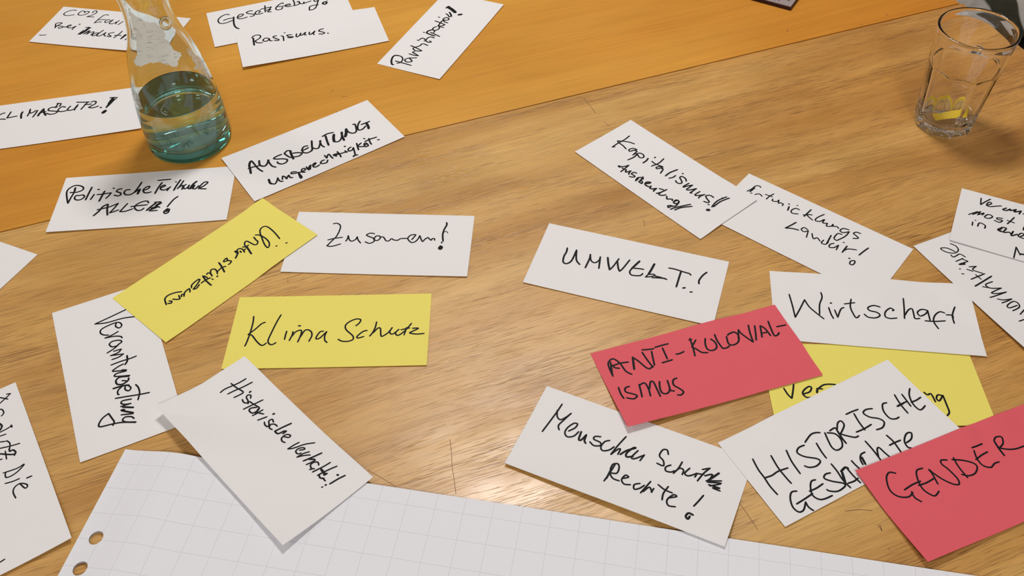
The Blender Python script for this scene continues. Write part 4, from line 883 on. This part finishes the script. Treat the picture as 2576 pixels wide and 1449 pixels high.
# one continuous body
nd = [(at(0, 0, -0.20), (0.11, 0.13)), (at(-0.02, 0, -0.06), (0.10, 0.12)), (at(-0.03, 0, 0.10), (0.10, 0.13)), (at(-0.01, 0, 0.24), (0.10, 0.15)),
      (at(0, 0, 0.33), 0.065), (at(0.015, 0, 0.40), 0.048), (at(0.03, 0, 0.47), 0.062), (at(0.035, 0, 0.54), 0.078), (at(0.02, 0, 0.60), 0.070), (at(0.015, 0, 0.645), 0.035)]
ed = [(0, 1), (1, 2), (2, 3), (3, 4), (4, 5), (5, 6), (6, 7), (7, 8), (8, 9)]
hands = {}
for sg in (1, -1):
    n0 = len(nd)
    nd += [(at(0.0, 0.17 * sg, 0.29), 0.052), (at(0.03, 0.22 * sg, 0.14), 0.043), (at(0.00, 0.235 * sg, 0.00), 0.038),
           (at(0.05, 0.235 * sg, -0.07), 0.034), (at(0.10, 0.21 * sg, -0.10), 0.024), (at(0.13, 0.19 * sg, -0.105), (0.032, 0.018))]
    ed += [(3, n0), (n0, n0 + 1), (n0 + 1, n0 + 2), (n0 + 2, n0 + 3), (n0 + 3, n0 + 4), (n0 + 4, n0 + 5)]
    hands[sg] = n0 + 5
    n1 = len(nd)
    nd += [(at(0.05, 0.10 * sg, -0.21), 0.085), (at(0.25, 0.12 * sg, -0.205), 0.072), (at(0.42, 0.13 * sg, -0.22), 0.058),
           (at(0.41, 0.13 * sg, -0.42), 0.050), (at(0.38, 0.13 * sg, -0.64), 0.036), (at(0.40, 0.13 * sg, -0.705), (0.034, 0.030)), (at(0.50, 0.14 * sg, -0.715), (0.036, 0.022))]
    ed += [(0, n1)] + [(n1 + k, n1 + k + 1) for k in range(6)]
skin('body', nd, ed, SKINM, person)
for sg in (1, -1):
    base = at(0.13, 0.19 * sg, -0.105)
    fn, fe = [(base - F * 0.012, (0.026, 0.013))], []
    for k, (ln, off) in enumerate(((0.070, 0.026), (0.078, 0.009), (0.072, -0.009), (0.058, -0.026))):
        s0 = len(fn); r = 0.0085 - 0.0006 * k
        o = L * off * sg
        fn += [(base + F * 0.035 + o * 0.9, r), (base + F * (0.035 + ln * 0.45) + o * 1.1 + Vector((0, 0, 0.004)), r * 0.95),
               (base + F * (0.035 + ln * 0.75) + o * 1.15 - Vector((0, 0, 0.004)), r * 0.85), (base + F * (0.035 + ln) + o * 1.15 - Vector((0, 0, 0.014)), r * 0.7)]
        fe += [(0, s0), (s0, s0 + 1), (s0 + 1, s0 + 2), (s0 + 2, s0 + 3)]
    s0 = len(fn)
    fn += [(base + F * 0.010 - L * 0.034 * sg, 0.0105), (base + F * 0.036 - L * 0.050 * sg - Vector((0, 0, 0.004)), 0.009), (base + F * 0.056 - L * 0.052 * sg - Vector((0, 0, 0.010)), 0.0075)]
    fe += [(0, s0), (s0, s0 + 1), (s0 + 1, s0 + 2)]
    skin('hand', fn, fe, SKINM, person)
# trousers
tn = [(at(0, 0, -0.20), (0.125, 0.145)), (at(-0.02, 0, -0.10), (0.115, 0.135))]; te = [(0, 1)]
for sg in (1, -1):
    n1 = len(tn)
    tn += [(at(0.05, 0.10 * sg, -0.205), 0.098), (at(0.25, 0.125 * sg, -0.200), 0.088), (at(0.43, 0.135 * sg, -0.218), 0.070), (at(0.42, 0.135 * sg, -0.42), 0.064), (at(0.38, 0.13 * sg, -0.66), 0.054)]
    te += [(0, n1)] + [(n1 + k, n1 + k + 1) for k in range(4)]
skin('trousers', tn, te, BLACK, person)
# shirt with sleeves and a loose hem spread over the lap
sn = [(at(-0.03, 0, 0.10), (0.125, 0.150)), (at(-0.01, 0, 0.24), (0.120, 0.165)), (at(0, 0, 0.325), 0.080), (at(-0.01, 0, -0.04), (0.125, 0.150)), (at(0.01, 0, -0.13), (0.140, 0.165)), (at(0.15, -0.02, -0.105), (0.07, 0.16)), (at(0.27, -0.03, -0.095), (0.05, 0.15)), (at(0.33, -0.03, -0.10), (0.03, 0.13))]
se = [(0, 1), (1, 2), (0, 3), (3, 4), (4, 5), (5, 6), (6, 7)]
for sg in (1, -1):
    n0 = len(sn)
    sn += [(at(0.0, 0.175 * sg, 0.285), 0.068), (at(0.03, 0.225 * sg, 0.14), 0.062), (at(0.0, 0.238 * sg, 0.00), 0.060), (at(0.04, 0.238 * sg, -0.06), 0.054), (at(0.085, 0.218 * sg, -0.088), 0.045)]
    se += [(1, n0)] + [(n0 + k, n0 + k + 1) for k in range(4)]
sh = skin('shirt', sn, se, SHIRT, person, 3)
tx = bpy.data.textures.new('folds', 'CLOUDS'); tx.noise_scale = 0.07
dm = sh.modifiers.new('folds', 'DISPLACE'); dm.texture = tx; dm.strength = 0.028; dm.mid_level = 0.45
# head details
hv, hf = lathe([(0.0, 0.105), (0.045, 0.098), (0.078, 0.065), (0.090, 0.02), (0.088, -0.03), (0.080, -0.07), (0.060, -0.10), (0.0, -0.10)], 32)
hair = mesh_obj('hair', [(v[0], v[1], v[2]) for v in hv], hf, HAIR, person, True)
hair.location = at(-0.012, 0, 0.565) - person.location
EYE = plain('eye', (0.75, 0.75, 0.75), 0.2); PUP = plain('pupil', (0.02, 0.015, 0.01), 0.2)
for sg in (1, -1):
    for nm, r, fw, m in (('eye', 0.012, 0.100, EYE), ('pupil', 0.006, 0.109, PUP)):
        bm = bmesh.new(); bmesh.ops.create_uvsphere(bm, u_segments=16, v_segments=10, radius=r)
        bm_obj(nm, bm, m, person, True, at(fw, 0.032 * sg, 0.535) - person.location)
    bm = bmesh.new(); bmesh.ops.create_uvsphere(bm, u_segments=14, v_segments=8, radius=0.03)
    for v_ in bm.verts: v_.co.y *= 0.3; v_.co.x *= 0.6
    bm_obj('ear', bm, SKINM, person, True, at(0.03, 0.088 * sg, 0.525) - person.location, TH)
bm = bmesh.new(); bmesh.ops.create_cone(bm, segments=12, radius1=0.017, radius2=0.006, depth=0.05)
bm_obj('nose', bm, SKINM, person, True, at(0.112, 0, 0.515) - person.location)
bm = bmesh.new(); bmesh.ops.create_uvsphere(bm, u_segments=14, v_segments=8, radius=0.022)
for v_ in bm.verts: v_.co.z *= 0.3; v_.co.x *= 0.4
bm_obj('mouth', bm, plain('lips', (0.45, 0.14, 0.12), 0.4), person, True, at(0.100, 0, 0.482) - person.location, TH)

# chair under the person
ch = empty('chair', P0 + Vector((0, 0, FLOOR)), TH)
tag(ch, 'wooden chair under the seated person', 'chair')
CH_M = plain('chair_wood', (0.30, 0.17, 0.07), 0.5, 0.4)
ZS = -FLOOR - 0.34
box_obj('seat', (-0.24, -0.21, ZS - 0.025), (0.20, 0.21, ZS), CH_M, ch, 0.006)
for x in (-0.21, 0.18):
    for y in (-0.18, 0.18):
        box_obj('leg', (x - 0.017, y - 0.017, 0.0005), (x + 0.017, y + 0.017, ZS - 0.026), CH_M, ch, 0.003)
for y in (-0.18, 0.18):
    box_obj('back_post', (0.202, y - 0.017, ZS - 0.06), (0.228, y + 0.017, ZS + 0.46), CH_M, ch, 0.003)
box_obj('backrest', (0.205, -0.16, ZS + 0.26), (0.225, 0.16, ZS + 0.44), CH_M, ch, 0.004)
